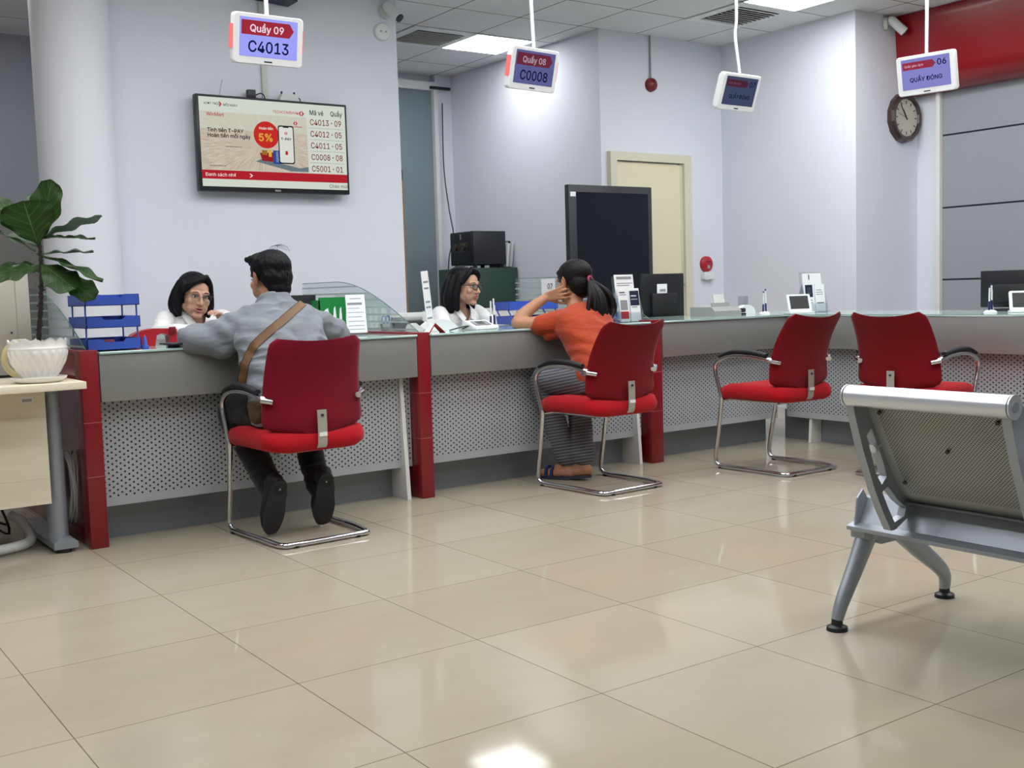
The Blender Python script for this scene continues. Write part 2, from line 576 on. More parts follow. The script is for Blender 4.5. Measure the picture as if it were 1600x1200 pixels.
# ceiling lights: two visible, the rest unseen and added to brighten lobby, alcove, corridor
def ceiling_light(ix, iy, label, nx=1):
    x0, y0 = GX + ix * GS, GY + iy * GS
    r = thing('ceiling_light', label, 'light', (x0 + GS / 2, y0 + GS / 2, CEIL), group='ceiling light panels')
    w = GS / 2
    mb = MB()
    for (lo, hi) in (((-w, -w), (w, -w + .014)), ((-w, w - .014), (w, w)), ((-w, -w), (-w + .014, w)), ((w - .014, -w), (w, w))):
        mb.box((lo[0], lo[1], -0.008), (hi[0], hi[1], 0.0))
    mb.build('frame', M['white_plastic'], r)
    box('diffuser', (-w + .014, -w + .014, -0.006), (w - .014, w - .014, -0.001), M['lamp'], r)
M['lamp'] = glow('light_diffuser', (0.97, 0.98, 1.0, 1), LAMP_POWER)
ceiling_light(-1, 1, 'bright square ceiling light panel next to the vent, near the alcove')
ceiling_light(1, -3, 'bright square ceiling light panel at the top edge, in front of the slatted vent')
for (ix, iy) in [(-3, 2), (-8, 1)] + [(qx, qy) for qx in (-11, -9, -7, -5, -3, -1, 1) for qy in (-4, -6, -8, -11)]:
    ceiling_light(ix, iy, 'unseen square ceiling light panel, added to brighten the room')

# air vents
def vent(ix, iy, label):
    x0, y0 = GX + ix * GS + GS / 2, GY + iy * GS + GS / 2
    r = thing('ceiling_vent', label, 'vent', (x0, y0, CEIL), group='ceiling vents')
    w = GS / 2
    mb = MB()
    for k in range(4):
        pass
    a, b2 = w, w - 0.075
    rings = [[Vector((s1 * q, s2 * q, zz)) for (s1, s2) in ((-1, -1), (1, -1), (1, 1), (-1, 1))] for (q, zz) in ((a, -0.001), (a, -0.010), (b2, -0.014), (b2, -0.001))]
    mb.loft(rings, True, False)
    mb.build('frame', M['white_plastic'], r)
    box('backing', (-b2, -b2, -0.004), (b2, b2, -0.001), M['charcoal'], r)
    for k in range(9):
        yy = -b2 + 0.03 + k * (2 * b2 - 0.05) / 8.5
        mb = MB()
        m = Matrix.Translation((0, yy, -0.012)) @ Matrix.Rotation(math.radians(38), 4, 'X')
        mb.box((-b2, -0.017, -0.002), (b2, 0.017, 0.002), m)
        mb.build('slat', M['off_white'], r)
vent(-2, 1, 'slatted square ceiling vent beside the television wall, left of the alcove light')
vent(1, -2, 'slatted square ceiling vent above the door wall, behind the pole of the dark display')
# ------------------------------------------------------------------ the service counter
CY = 4.97          # front edge of the worktops
CT = 0.862         # worktop height
t = NT('grooved_red_lacquer')
vec, x, y, z = t.coords()
j = None
for zz in (0.318, 0.556):
    d = t.math('LESS_THAN', t.math('ABSOLUTE', t.math('SUBTRACT', z, zz)), 0.0016)
    j = d if j is None else t.math('MAXIMUM', j, d)
scuff = t.math('MULTIPLY', t.math('GREATER_THAN', t.noise(t.scaled(vec, 8, 1, 40), 3.0, 5, 0.7), 0.72), 0.35)
col = t.mix(t.math('MAXIMUM', t.math('MULTIPLY', j, 0.5), scuff), rgb(124, 10, 22), rgb(190, 130, 130))
b = t.bsdf(col, 0.3, 0, 0.5, 0.2)
M['pillar'] = t.m

def counter_unit(x0, x1, label, supports=True):
    r = thing('counter_unit', label, 'counter', (x0, CY, 0), group='grey counter units')
    w = x1 - x0
    box('apron', (0.0, 0.012, 0.642), (w, 0.035, CT - 0.012), M['apron'], r, 0.003)
    box('under_top', (0.0, 0.035, CT - 0.03), (w, 0.72, CT - 0.012), M['apron'], r)
    box('perforated_panel', (0.0, 0.105, 0.165), (w, 0.118, 0.66), M['perf_x'], r)
    box('kickboard', (0.0, 0.212, 0.0), (w, 0.23, 0.20), M['kick'], r)
    if supports:
        mb = MB()
        m = Matrix.Translation((w - 0.045, 0, 0)) @ Matrix.Rotation(PI / 2, 4, 'Z')
        mb.prism([(0.05, 0.0), (0.30, 0.0), (0.30, 0.66), (0.095, 0.66)], 0.022, m)
        mb.build('support_panel', M['white_board'], r)
    return r
u1 = counter_unit(1.315, 2.912, 'grey perforated counter unit where the man in the grey jacket sits')
u2 = counter_unit(2.995, 4.532, 'grey perforated counter unit where the woman in orange sits')
u3 = counter_unit(4.635, 5.76, 'grey perforated counter unit behind the empty red chair, right of the last red pillar', False)
# small white sticker on the first apron
box('sticker', (1.10, 0.0105, 0.768), (1.175, 0.0125, 0.806), M['paper'], u1)
box('sticker_print', (1.125, 0.0098, 0.775), (1.155, 0.0108, 0.788), M['grey_plastic'], u1)

ARM_X = 5.752
ar = thing('counter_unit', 'grey perforated counter unit at right angles, behind the chair that faces away to the right', 'counter', (ARM_X, CY, 0), group='grey counter units')
L = 3.9
box('apron', (0.0, -L, 0.642), (0.023, 0.012, CT - 0.012), M['apron'], ar, 0.003)
box('under_top', (0.023, -L, CT - 0.03), (0.72, 0.0, CT - 0.012), M['apron'], ar)
box('perforated_panel', (0.10, -L, 0.165), (0.113, 0.105, 0.66), M['perf_y'], ar)
box('kickboard', (0.205, -L, 0.0), (0.225, 0.212, 0.20), M['kick'], ar)
mb = MB(); mb.prism([(0.10, 0.0), (0.225, 0.0), (0.225, 0.66), (0.15, 0.66)], 0.022, Matrix.Translation((0.0, -0.10, 0)))
mb.build('support_panel', M['white_board'], ar)

# green glass worktops
def worktop(poly, label):
    mb = MB()
    mb.loft([[Vector((px, py, CT - 0.011)) for (px, py) in poly], [Vector((px, py, CT)) for (px, py) in poly]])
    bmesh.ops.bevel(mb.b, geom=mb.b.edges[:], offset=0.002, segments=1, affect='EDGES')
    return tag(mb.build('glass_worktop', M['worktop_glass'], smooth=0), label, 'worktop', 'green glass worktops')
worktop([(1.315, CY), (2.912, CY), (2.912, 5.72), (1.315, 5.72)], 'pale green glass worktop under the three-tier blue tray stack, leftmost of the worktops')
worktop([(2.995, CY), (4.532, CY), (4.532, 5.72), (2.995, 5.72)], 'pale green glass worktop under the white terminal and the elbow of the woman in orange')
worktop([(4.635, CY), (ARM_X - 0.002, CY), (ARM_X - 0.002, CY - L), (6.48, CY - L), (6.48, 5.72), (4.635, 5.72)], 'pale green glass worktop turning the corner on the right, under the small white tablet')

# tellers' desks behind, a step lower
for k, (xa, xb, lab) in enumerate(((1.35, 2.88, 'grey inner desk behind the first counter, in front of the teller with thin-rimmed glasses'), (3.03, 4.50, 'grey inner desk behind the second counter, in front of the teller with dark-rimmed glasses'))):
    r = thing('inner_desk', lab, 'desk', ((xa + xb) / 2, 6.05, 0), group='inner desks')
    w = (xb - xa) / 2
    box('desk_top', (-w, -0.32, 0.715), (w, 0.33, 0.74), M['off_white'], r, 0.003)
    for sx in (-1, 1):
        box('leg', (sx * (w - 0.04) - 0.02, -0.28, 0), (sx * (w - 0.04) + 0.02, 0.28, 0.715), M['grey_plastic'], r)

# red pillars with a dividing wall behind, a red bar on top
def pillar(x0, x1, label):
    r = thing('red_pillar', label, 'pillar', ((x0 + x1) / 2, 4.985, 0), group='red counter pillars')
    w = (x1 - x0) / 2
    box('post', (-w, 0.0, 0.0), (w, 0.10, 0.872), M['pillar'], r, 0.004)
    box('divider', (-w + 0.003, 0.10, 0.0), (w - 0.003, 1.45, 0.86), M['red_gloss'], r)
    box('top_bar', (-w, 0.10, 0.86), (w, 1.45, 0.872), M['red_gloss'], r, 0.002)
    return r
pillar(1.235, 1.312, 'red lacquered pillar at the left end of the counter, beside the potted fig')
pillar(2.915, 2.992, 'red lacquered pillar between the man in grey and the woman in orange')
pillar(4.535, 4.632, 'red lacquered pillar partly hidden behind the chair of the woman in orange')

# striped glass dividers
def fin(xc, label):
    top, ybk = 1.155, 6.43
    prof = [(5.03, 0.874)]
    for k in range(1, 15):
        a = k / 14
        prof.append((5.03 + (5.98 - 5.03) * a ** 0.92, 0.874 + (top - 0.874) * math.sin(a * PI / 2) ** 0.9))
    prof += [(6.2, top), (ybk, top), (ybk, 0.874)]
    mb = MB()
    mb.loft([[Vector((s * 0.004, py - 5.03, pz)) for (py, pz) in prof] for s in (-1, 1)])
    o = mb.build('glass_divider', M['fin_glass'], smooth=0)
    o.location = (xc, 5.03, 0)
    tag(o, label, 'divider', 'striped glass dividers')
    ed = [Vector((0, py - 5.03, pz)) for (py, pz) in prof[:-1]]
    MB().tube(ed, 0.0022, 6).build('edge', M['glass_edge'], o)
    return o
fin(1.272, 'striped glass divider behind the stem of the potted fig')
fin(2.953, 'striped glass divider with a swept curve between the man in grey and the second teller')
fin(4.583, 'striped glass divider behind the head and ponytail of the woman in orange')

# ------------------------------------------------------------------ number displays hanging from the ceiling
M['strip_red'] = glow('red_light_strip', (1.0, 0.22, 0.22, 1), 1.0)
M['banner'] = glow('banner_red', rgb(158, 44, 58), 0.9)
def display(loc, yaw, label, lines, lum, banner_lum, strips, tilt=0.19, pole_bend=0.0, ink=(26, 24, 70)):
    """local: x right, z up, faces -y; origin at the ceiling fixing"""
    x, y, zb = loc
    r = thing('queue_display', label, 'display', (x, y, CEIL), yaw, 'hanging number displays')
    h, w = 0.232, 0.355
    m = Matrix.Translation((0, 0, zb + h / 2 + 0.002 - CEIL)) @ Matrix.Rotation(tilt, 4, 'X')
    mb = MB()
    rr = rounded(w, h, 0.02)
    rings = [[m @ Vector((px * k, yy, pz * k)) for (px, pz) in rr] for (k, yy) in ((0.965, -0.022), (1.0, -0.016), (1.0, 0.012), (0.9, 0.04), (0.6, 0.05))]
    mb.loft(rings)
    mb.build('housing', M['white_plastic'], r, smooth=0.5)
    sw, sh = 0.292, 0.178
    scr = glow('lit_screen', rgb(*lum), 1.0)
    mb = MB(); mb.prism([(-sw / 2, -sh / 2 + 0.008), (sw / 2, -sh / 2 + 0.008), (sw / 2, sh / 2 + 0.008), (-sw / 2, sh / 2 + 0.008)], 0.001, m @ Matrix.Translation((0, -0.0235, 0)))
    screen = mb.build('screen', scr, r, smooth=0)
    bm_ = glow('banner', rgb(*banner_lum), 1.0)
    if lines[0] is not None:      # two-line layout with a wide arrow
        bx0, bx1, bz0, bz1 = -sw / 2 + 0.008, sw / 2 - 0.02, 0.018, 0.084
        poly = [(bx0, bz0), (bx1 - 0.022, bz0), (bx1, (bz0 + bz1) / 2), (bx1 - 0.022, bz1), (bx0, bz1)]
    else:
        bx0, bx1, bz0, bz1 = -sw / 2 + 0.008, 0.062, 0.034, 0.078
        poly = [(bx0, bz0), (bx1 - 0.018, bz0), (bx1, (bz0 + bz1) / 2), (bx1 - 0.018, bz1), (bx0, bz1)]
    MB().prism(poly, 0.001, m @ Matrix.Translation((0, -0.0247, 0))).build('banner', bm_, screen, smooth=0)
    f = m @ Matrix.Translation((0, -0.0256, 0))
    white = glow('banner_letters', tuple(min(1, c * 1.0) for c in rgb(*lines[3])), 1.0)
    dark = glow('dark_letters', rgb(*ink), 1.0)
    if lines[0] is not None:
        text('banner_text', lines[0], 0.062, white, screen, (-0.010, 0, 0.049), f, 0.018, 'CENTER')
        text('ticket_text', lines[1], 0.098, dark, screen, (0.0, 0, -0.034), f, 0.016, 'CENTER', 0.93)
    else:
        text('banner_text', 'Quầy giao dịch', 0.0235, white, screen, (bx0 + 0.012, 0, 0.056), f, 0.02)
        text('counter_number', lines[1], 0.066, dark, screen, (0.100, 0, 0.058), f, 0.02, 'CENTER')
        text('ticket_text', lines[2], 0.046, dark, screen, (0.0, 0, -0.026), f, 0.022, 'CENTER')
    MB().prism([(-0.02, -0.1035), (0.02, -0.1035), (0.02, -0.097), (-0.02, -0.097)], 0.001, m @ Matrix.Translation((0, -0.0232, 0))).build('maker_plate', M['black'], r, smooth=0)
    if strips:
        for sx in (-1, 1):
            MB().box((sx * w / 2 - 0.009, -0.018, -0.05), (sx * w / 2 + 0.004, 0.010, 0.06), m, 0.003).build('light_strip', M['strip_red'], r)
    zt = (m @ Vector((0, 0.01, h / 2))).z
    yb = (m @ Vector((0, 0.01, h / 2))).y
    pts = [(0, 0.0, -0.001), (0, 0.0, -0.25)]
    if pole_bend:
        pts += [(0.0, 0, -0.42), (-pole_bend, 0, -0.52), (-pole_bend * 0.7, yb, zt)]
    else:
        pts += [(0, yb, zt)]
    MB().tube(spline(pts, 5), 0.011, 12).build('pole', M['silver_light'], r)
    MB().cyl((0, 0, -0.02), (0, 0, 0), 0.035, n=20).build('ceiling_plate', M['white_plastic'], r)
    return r
display((2.215, 5.10, 2.185), 0.0, 'white hanging display reading Quầy 09 C4013, above the television', ('Quầy 09', 'C4013', None, (240, 214, 230)), (158, 162, 246), (158, 44, 58), True)
display((3.79, 5.10, 2.187), 0.10, 'white hanging display reading Quầy 08 C0008, over the woman in orange', ('Quầy 08', 'C0008', None, (176, 152, 170)), (92, 94, 146), (104, 44, 58), True, tilt=0.25, ink=(22, 22, 58))
display((5.435, 5.10, 2.187), 0.03, 'white hanging display reading Quầy đóng 07 with a dim screen, left of the clock', (None, '07', 'QUẦY ĐÓNG', (104, 70, 82)), (62, 70, 98), (74, 38, 52), False, tilt=0.34, pole_bend=0.012, ink=(22, 26, 50))
display((5.95, 4.06, 2.17), PI / 2 - 2.94, 'white hanging display reading Quầy đóng 06, in front of the wall clock', (None, '06', 'QUẦY ĐÓNG', (214, 160, 182)), (132, 132, 198), (150, 50, 72), False, ink=(30, 26, 78))

# ------------------------------------------------------------------ television
def screen_glow(r, g, b, k=1.0):
    return glow('screen_tone', rgb(r, g, b), k)
tv = thing('television', 'wall television showing a bank advert and a list of called ticket numbers', 'television', (3.068, TVY - 0.002, 1.77))
W, H = 1.065, 0.612
mb = MB(); mb.box((-W / 2, -0.10, 0), (W / 2, -0.045, H), None, 0.006); mb.build('housing', M['black'], tv)
box('wall_bracket', (-0.2, -0.045, 0.15), (0.2, 0.0, 0.45), M['charcoal'], tv)
sx0, sx1, sz0, sz1 = -W / 2 + 0.02, W / 2 - 0.016, 0.03, H - 0.016
SW, SH = sx1 - sx0, sz1 - sz0
def U(u, v, d=0.0):
    return Vector((sx0 + u * SW, -0.1005 - d, sz1 - v * SH))
def patch(name, uv, mat, d, parent):
    mb = MB(); mb.loft([[U(u, v, d) for (u, v) in uv], [U(u, v, d - 0.0004) for (u, v) in uv]])
    return mb.build(name, mat, parent, smooth=0)
scr = patch('screen', [(0, 0), (1, 0), (1, 1), (0, 1)], screen_glow(206, 212, 200), 0.0005, tv)
# advert picture: streaked pale shelves
t = NT('advert_shelves')
vec, x, y, z = t.coords('Generated')
ang = t.math('ARCTAN2', t.math('SUBTRACT', z, 0.45), t.math('SUBTRACT', x, 0.56))
cmb = t.n('ShaderNodeCombineXYZ'); t.l(t.math('MULTIPLY', ang, 9.0), cmb.inputs[0]); t.l(t.math('MULTIPLY', x, 5.0), cmb.inputs[1])
st = t.noise(cmb.outputs[0], 2.0, 4, 0.6)
col = t.mix(st, rgb(150, 126, 104), rgb(228, 222, 206))
col = t.mix(t.math('MULTIPLY', t.math('GREATER_THAN', z, 0.70), 0.6), col, rgb(200, 206, 192))
e = t.n('ShaderNodeEmission'); t.l(col, e.inputs[0]); t.l(e.outputs[0], t.out.inputs[0])
patch('advert', [(0.0, 0.16), (0.72, 0.16), (0.72, 0.81), (0.0, 0.81)], t.m, 0.001, scr)
patch('red_band', [(0, 0.815), (1, 0.815), (1, 0.915), (0, 0.915)], screen_glow(172, 34, 46), 0.001, scr)
red, dk, wh = screen_glow(176, 34, 48), screen_glow(38, 40, 44), screen_glow(232, 226, 218)
maroon = screen_glow(122, 34, 48)
def tvt(name, body, u, v, size, mat, bold=0.02, align='LEFT', d=0.0018, xs=1.0):
    p = U(u, v, d)
    return text(name, body, size, mat, scr, (p.x, p.y, p.z), None, bold, align, xs)
tvt('slogan', 'VƯỢT TRỘI', 0.03, 0.072, 0.027, dk, 0.01)
tvt('slogan', 'MỖI NGÀY', 0.155, 0.078, 0.027, dk, 0.01)
patch('chevron', [(0.135, 0.045), (0.148, 0.072), (0.135, 0.10), (0.128, 0.10), (0.136, 0.072), (0.128, 0.045)], red, 0.0015, scr)
tvt('bank_name', 'TECHCOMBANK', 0.485, 0.115, 0.034, red, 0.006)
def emblem(uc, vc, s, mat, d=0.0018):
    for sg in (-1, 1):
        patch('emblem', [(uc + sg * s, vc), (uc + sg * s * 0.12, vc - s * 1.7), (uc + sg * s * 0.12, vc - s * 0.6), (uc + sg * s * 0.45, vc), (uc + sg * s * 0.12, vc + s * 0.6), (uc + sg * s * 0.12, vc + s * 1.7)], mat, d, scr)
emblem(0.685, 0.118, 0.02, red)
tvt('shop_name', 'WinMart', 0.045, 0.19, 0.042, red, 0.01)
emblem(0.640, 0.235, 0.016, red)
tvt('bank_name', 'TECHCOMBANK', 0.60, 0.275, 0.016, red, 0.02)
tvt('headline', 'Tính tiền T-PAY', 0.045, 0.365, 0.046, dk, 0.022)
tvt('headline', 'Hoàn tiền mỗi ngày', 0.045, 0.425, 0.046, dk, 0.022)
tvt('small_print', 'www.techcombank.com', 0.16, 0.545, 0.014, dk)
tvt('small_print', 'www.techcombank.com', 0.05, 0.765, 0.014, dk)
def disc(uc, vc, rad, mat, d):
    c = U(uc, vc)
    pts = [Vector((c.x + rad * math.cos(2 * PI * k / 40), -0.1005 - d, c.z + rad * math.sin(2 * PI * k / 40))) for k in range(40)]
    mb = MB(); mb.loft([pts, [p + Vector((0, 0.0004, 0)) for p in pts]])
    return mb.build('red_disc', mat, scr, smooth=0)
disc(0.435, 0.39, 0.088, screen_glow(192, 44, 40), 0.0016)
tvt('disc_text', 'Hoàn tiền', 0.435, 0.315, 0.032, wh, 0.012, 'CENTER', 0.0026)
tvt('disc_text', '5%', 0.43, 0.42, 0.092, screen_glow(212, 156, 62), 0.03, 'CENTER', 0.0026)
# tray, basket of goods, phone
patch('tray', [(0.355, 0.70), (0.40, 0.665), (0.66, 0.76), (0.72, 0.74), (0.72, 0.80), (0.60, 0.80)], screen_glow(104, 118, 124), 0.0014, scr)
patch('basket', [(0.385, 0.60), (0.50, 0.585), (0.52, 0.70), (0.40, 0.69)], screen_glow(146, 34, 34), 0.0020, scr)
for (u0, v0, u1, v1, c) in ((0.40, 0.565, 0.435, 0.62, (150, 110, 40)), (0.445, 0.56, 0.465, 0.64, (214, 170, 60)), (0.475, 0.565, 0.525, 0.72, (44, 74, 140)), (0.495, 0.575, 0.512, 0.70, (170, 190, 214))):
    patch('goods', [(u0, v0), (u1, v0), (u1, v1), (u0, v1)], screen_glow(*c), 0.0024, scr)
def rr_patch(name, u0, v0, u1, v1, r, mat, d):
    a, b2 = U(u0, v0), U(u1, v1)
    w, h = b2.x - a.x, a.z - b2.z
    pts = [Vector(((a.x + b2.x) / 2 + px, -0.1005 - d, (a.z + b2.z) / 2 + pz)) for (px, pz) in rounded(w, h, r)]
    mb = MB(); mb.loft([pts, [p + Vector((0, 0.0004, 0)) for p in pts]])
    return mb.build(name, mat, scr, smooth=0)
rr_patch('phone', 0.515, 0.27, 0.625, 0.715, 0.016, screen_glow(40, 42, 48), 0.0028)
rr_patch('phone_screen', 0.522, 0.285, 0.618, 0.70, 0.012, screen_glow(216, 218, 210), 0.0032)
rr_patch('phone_notch', 0.55, 0.28, 0.59, 0.295, 0.003, screen_glow(40, 42, 48), 0.0034)
emblem(0.57, 0.36, 0.012, red, 0.0036)
tvt('phone_text', 'T-PAY', 0.57, 0.425, 0.032, dk, 0.03, 'CENTER', 0.0036)
rr_patch('phone_badge', 0.56, 0.565, 0.578, 0.61, 0.004, red, 0.0036)
# ticket list
tvt('list_head', 'Mã vé', 0.742, 0.095, 0.062, dk, 0.012, xs=0.84)
tvt('list_head', 'Quầy', 0.892, 0.095, 0.062, dk, 0.012, xs=0.84)
for k, (a, b2) in enumerate((('C4013', '09'), ('C4012', '05'), ('C4011', '05'), ('C0008', '08'), ('C5001', '01'))):
    v = 0.208 + k * 0.137
    tvt('ticket_number', a, 0.742, v, 0.074, maroon, 0.010, xs=0.84)
    tvt('counter_number', b2, 0.918, v, 0.074, maroon, 0.010, xs=0.84)
    patch('pointer', [(0.897, v - 0.012), (0.907, v), (0.897, v + 0.012)], maroon, 0.0018, scr)
    if k < 4:
        patch('rule', [(0.735, v + 0.066), (0.985, v + 0.066), (0.985, v + 0.069), (0.735, v + 0.069)], screen_glow(120, 118, 112), 0.0015, scr)
tvt('band_text', 'Danh sách nhỡ', 0.02, 0.866, 0.042, wh, 0.005)
patch('chevron', [(0.317, 0.845), (0.332, 0.866), (0.317, 0.888), (0.309, 0.888), (0.322, 0.866), (0.309, 0.845)], wh, 0.0018, scr)
tvt('welcome_text', 'Chào mừn', 0.865, 0.958, 0.044, dk, 0.0)
MB().box((-0.02, -0.1025, 0.008), (0.02, -0.0995, 0.018)).build('maker_badge', M['grey_plastic'], tv)

# small things above the television
sp = thing('wall_speaker', 'dark navy box speaker cut by the top edge above the television', 'speaker', (3.11, TVY, 3.02))
MB().prism([(-0.135, 0.02), (0.135, 0.0), (0.125, 0.148), (-0.125, 0.148)], 0.16, Matrix.Translation((0, -0.16, 0))).build('cabinet', M['blue_dark'] if False else pbr('speaker_navy', rgb(26, 34, 58), 0.5), sp)
box('bracket', (-0.03, -0.16, 0.13), (0.03, -0.001, 0.15), M['charcoal'], sp)
tr = tag(box('cable_trunking', (3.028, TVY - 0.022, 2.36), (3.068, TVY - 0.001, 3.03), M['off_white'], None, 0.002), 'white cable trunking rising on the wall behind the Quầy 09 display', 'trunking')
pa = thing('power_adapter', 'small black power adapter on top of the television', 'adapter', (2.925, TVY - 0.06, 2.383))
box('body', (-0.025, -0.02, 0), (0.03, 0.02, 0.055), M['black'], pa, 0.004)
MB().tube(spline([(0.03, 0, 0.02), (0.06, -0.01, 0.035), (0.09, 0.0, 0.03), (0.11, 0.02, 0.0)], 6), 0.004, 8).build('cable', M['black'], pa)
mbx = thing('media_box', 'small white box with stubby corners on top of the television', 'box', (3.19, TVY - 0.06, 2.383))
MB().prism([(-0.07, 0.0), (0.07, 0.0), (0.055, 0.045), (-0.05, 0.045)], 0.05, Matrix.Translation((0, -0.025, 0))).build('body', M['off_white'], mbx)
for sx in (-1, 1):
    MB().cyl((sx * 0.045, 0, 0.045), (sx * 0.045, 0, 0.062), 0.007, n=10).build('stub', M['black'], mbx)
MB().tube(spline([(0.06, 0, 0.03), (0.085, 0, 0.02), (0.085, 0.0, 0.0)], 6), 0.004, 8).build('cable', M['black'], mbx)
aw = tag(MB().tube([(2.73, TVY - 0.01, 2.39), (2.755, TVY - 0.01, 2.50)], 0.0016, 6).build('loose_wire', M['grey_plastic']), 'thin loose wire sticking up from the wall at the upper left of the television', 'wire')

# ------------------------------------------------------------------ devices on the walls
def camera_device(loc, rz, label, plate=True):
    r = thing('security_camera', label, 'camera', loc, rz, 'security cameras')
    MB().cyl((0, 0, 0), (0, -0.03, 0), 0.05, n=24).build('base', M['off_white'], r)
    MB().cyl((0, -0.03, 0), (0, -0.075, -0.01), 0.014, n=12).build('arm', M['off_white'], r)
    mb = MB()
    mb.cyl((-0.005, -0.06, 0.02), (0.035, -0.15, -0.07), 0.036, n=20)
    mb.ball((-0.005, -0.06, 0.02), 0.036, seg=16, rings=8)
    hd = mb.build('housing', M['white_plastic'], r)
    MB().cyl((0.034, -0.149, -0.069), (0.037, -0.155, -0.075), 0.031, n=20).build('lens', M['black'], hd)
    return r
camera_device((3.985, TVY - 0.001, 3.075), 0.0, 'white bullet security camera high at the right end of the television wall')
jb = thing('junction_box', 'round white junction box on the wall below the bullet camera', 'box', (3.955, TVY - 0.001, 2.93))
MB().lathe([(0.0, 0.03), (0.055, 0.028), (0.062, 0.02), (0.062, 0.0)], 28, Matrix.Rotation(PI / 2, 4, 'X')).build('cover', M['white_plastic'], jb)
for sx in (-1, 1):
    MB().cyl((sx * 0.02, -0.028, 0.0), (sx * 0.02, -0.034, 0.0), 0.006, n=10).build('screw', M['grey_plastic'], jb)
camera_device((7.72, 5.659, 3.10), 0.5, 'white bullet security camera in the corner above the clock')
ab = thing('alarm_bell', 'small round dark red alarm bell below a thin conduit on the door wall', 'alarm', (6.515, TVY, 2.765))
MB().lathe([(0.0, 0.055), (0.03, 0.052), (0.052, 0.035), (0.058, 0.012), (0.058, 0.0)], 28, Matrix.Rotation(PI / 2, 4, 'X')).build('gong', M['red_dark'], ab)
MB().cyl((-0.004, -0.012, 0.055), (-0.004, -0.012, CEIL - 2.766), 0.008, n=10).build('conduit', M['grey_plastic'], ab)
fb = thing('fire_alarm_button', 'round red fire alarm button beside the cream door', 'alarm', (7.135, TVY, 1.255))
MB().lathe([(0.0, 0.04), (0.05, 0.038), (0.068, 0.025), (0.07, 0.0)], 32, Matrix.Rotation(PI / 2, 4, 'X')).build('body', M['red_plastic'], fb)
box('push_glass', (-0.015, -0.043, -0.04), (0.015, -0.036, -0.012), M['grey_plastic'], fb)
box('label_plate', (-0.03, -0.040, 0.012), (0.03, -0.037, 0.024), M['red_dark'], fb)
sb = tag(box('wall_socket_box', (7.075, TVY - 0.045, 1.118), (7.20, TVY - 0.001, 1.185), M['white_plastic'], None, 0.004), 'small white box on the wall under the red fire alarm button', 'box')
# clock
ck = thing('wall_clock', 'round wall clock with a dark brown faceted rim and cream face', 'clock', (7.955, 5.659, 2.376))
prof = [(0.150, 0.034), (0.157, 0.052), (0.180, 0.056), (0.198, 0.036), (0.203, 0.0)]
MB().lathe(prof, 14, Matrix.Rotation(PI / 2, 4, 'X') @ Matrix.Rotation(0.2, 4, 'Z')).build('rim', pbr('dark_walnut', rgb(54, 34, 34), 0.3, coat=0.4), ck, smooth=0.2)
MB().lathe([(0.0, 0.036), (0.158, 0.036), (0.158, 0.0)], 40, Matrix.Rotation(PI / 2, 4, 'X')).build('face', pbr('clock_face', rgb(206, 202, 188), 0.5), ck, smooth=0.3)
mb = MB()
for k in range(12):
    a = 2 * PI * k / 12
    m = Matrix.Rotation(a, 4, 'Y')
    mb.box((-0.004, -0.0385, 0.112), (0.004, -0.0365, 0.136), m)
mb.build('hour_marks', M['charcoal'], ck)
def hand(name, ang, ln, w):
    m = Matrix.Rotation(math.radians(ang), 4, 'Y')
    MB().box((-w, -0.041, -0.02), (w, -0.0395, ln), m).build(name, M['charcoal'], ck)
hand('minute_hand', -36, 0.118, 0.0035)
hand('hour_hand', -33, 0.075, 0.005)
hand('second_hand', -72, 0.10, 0.0015)
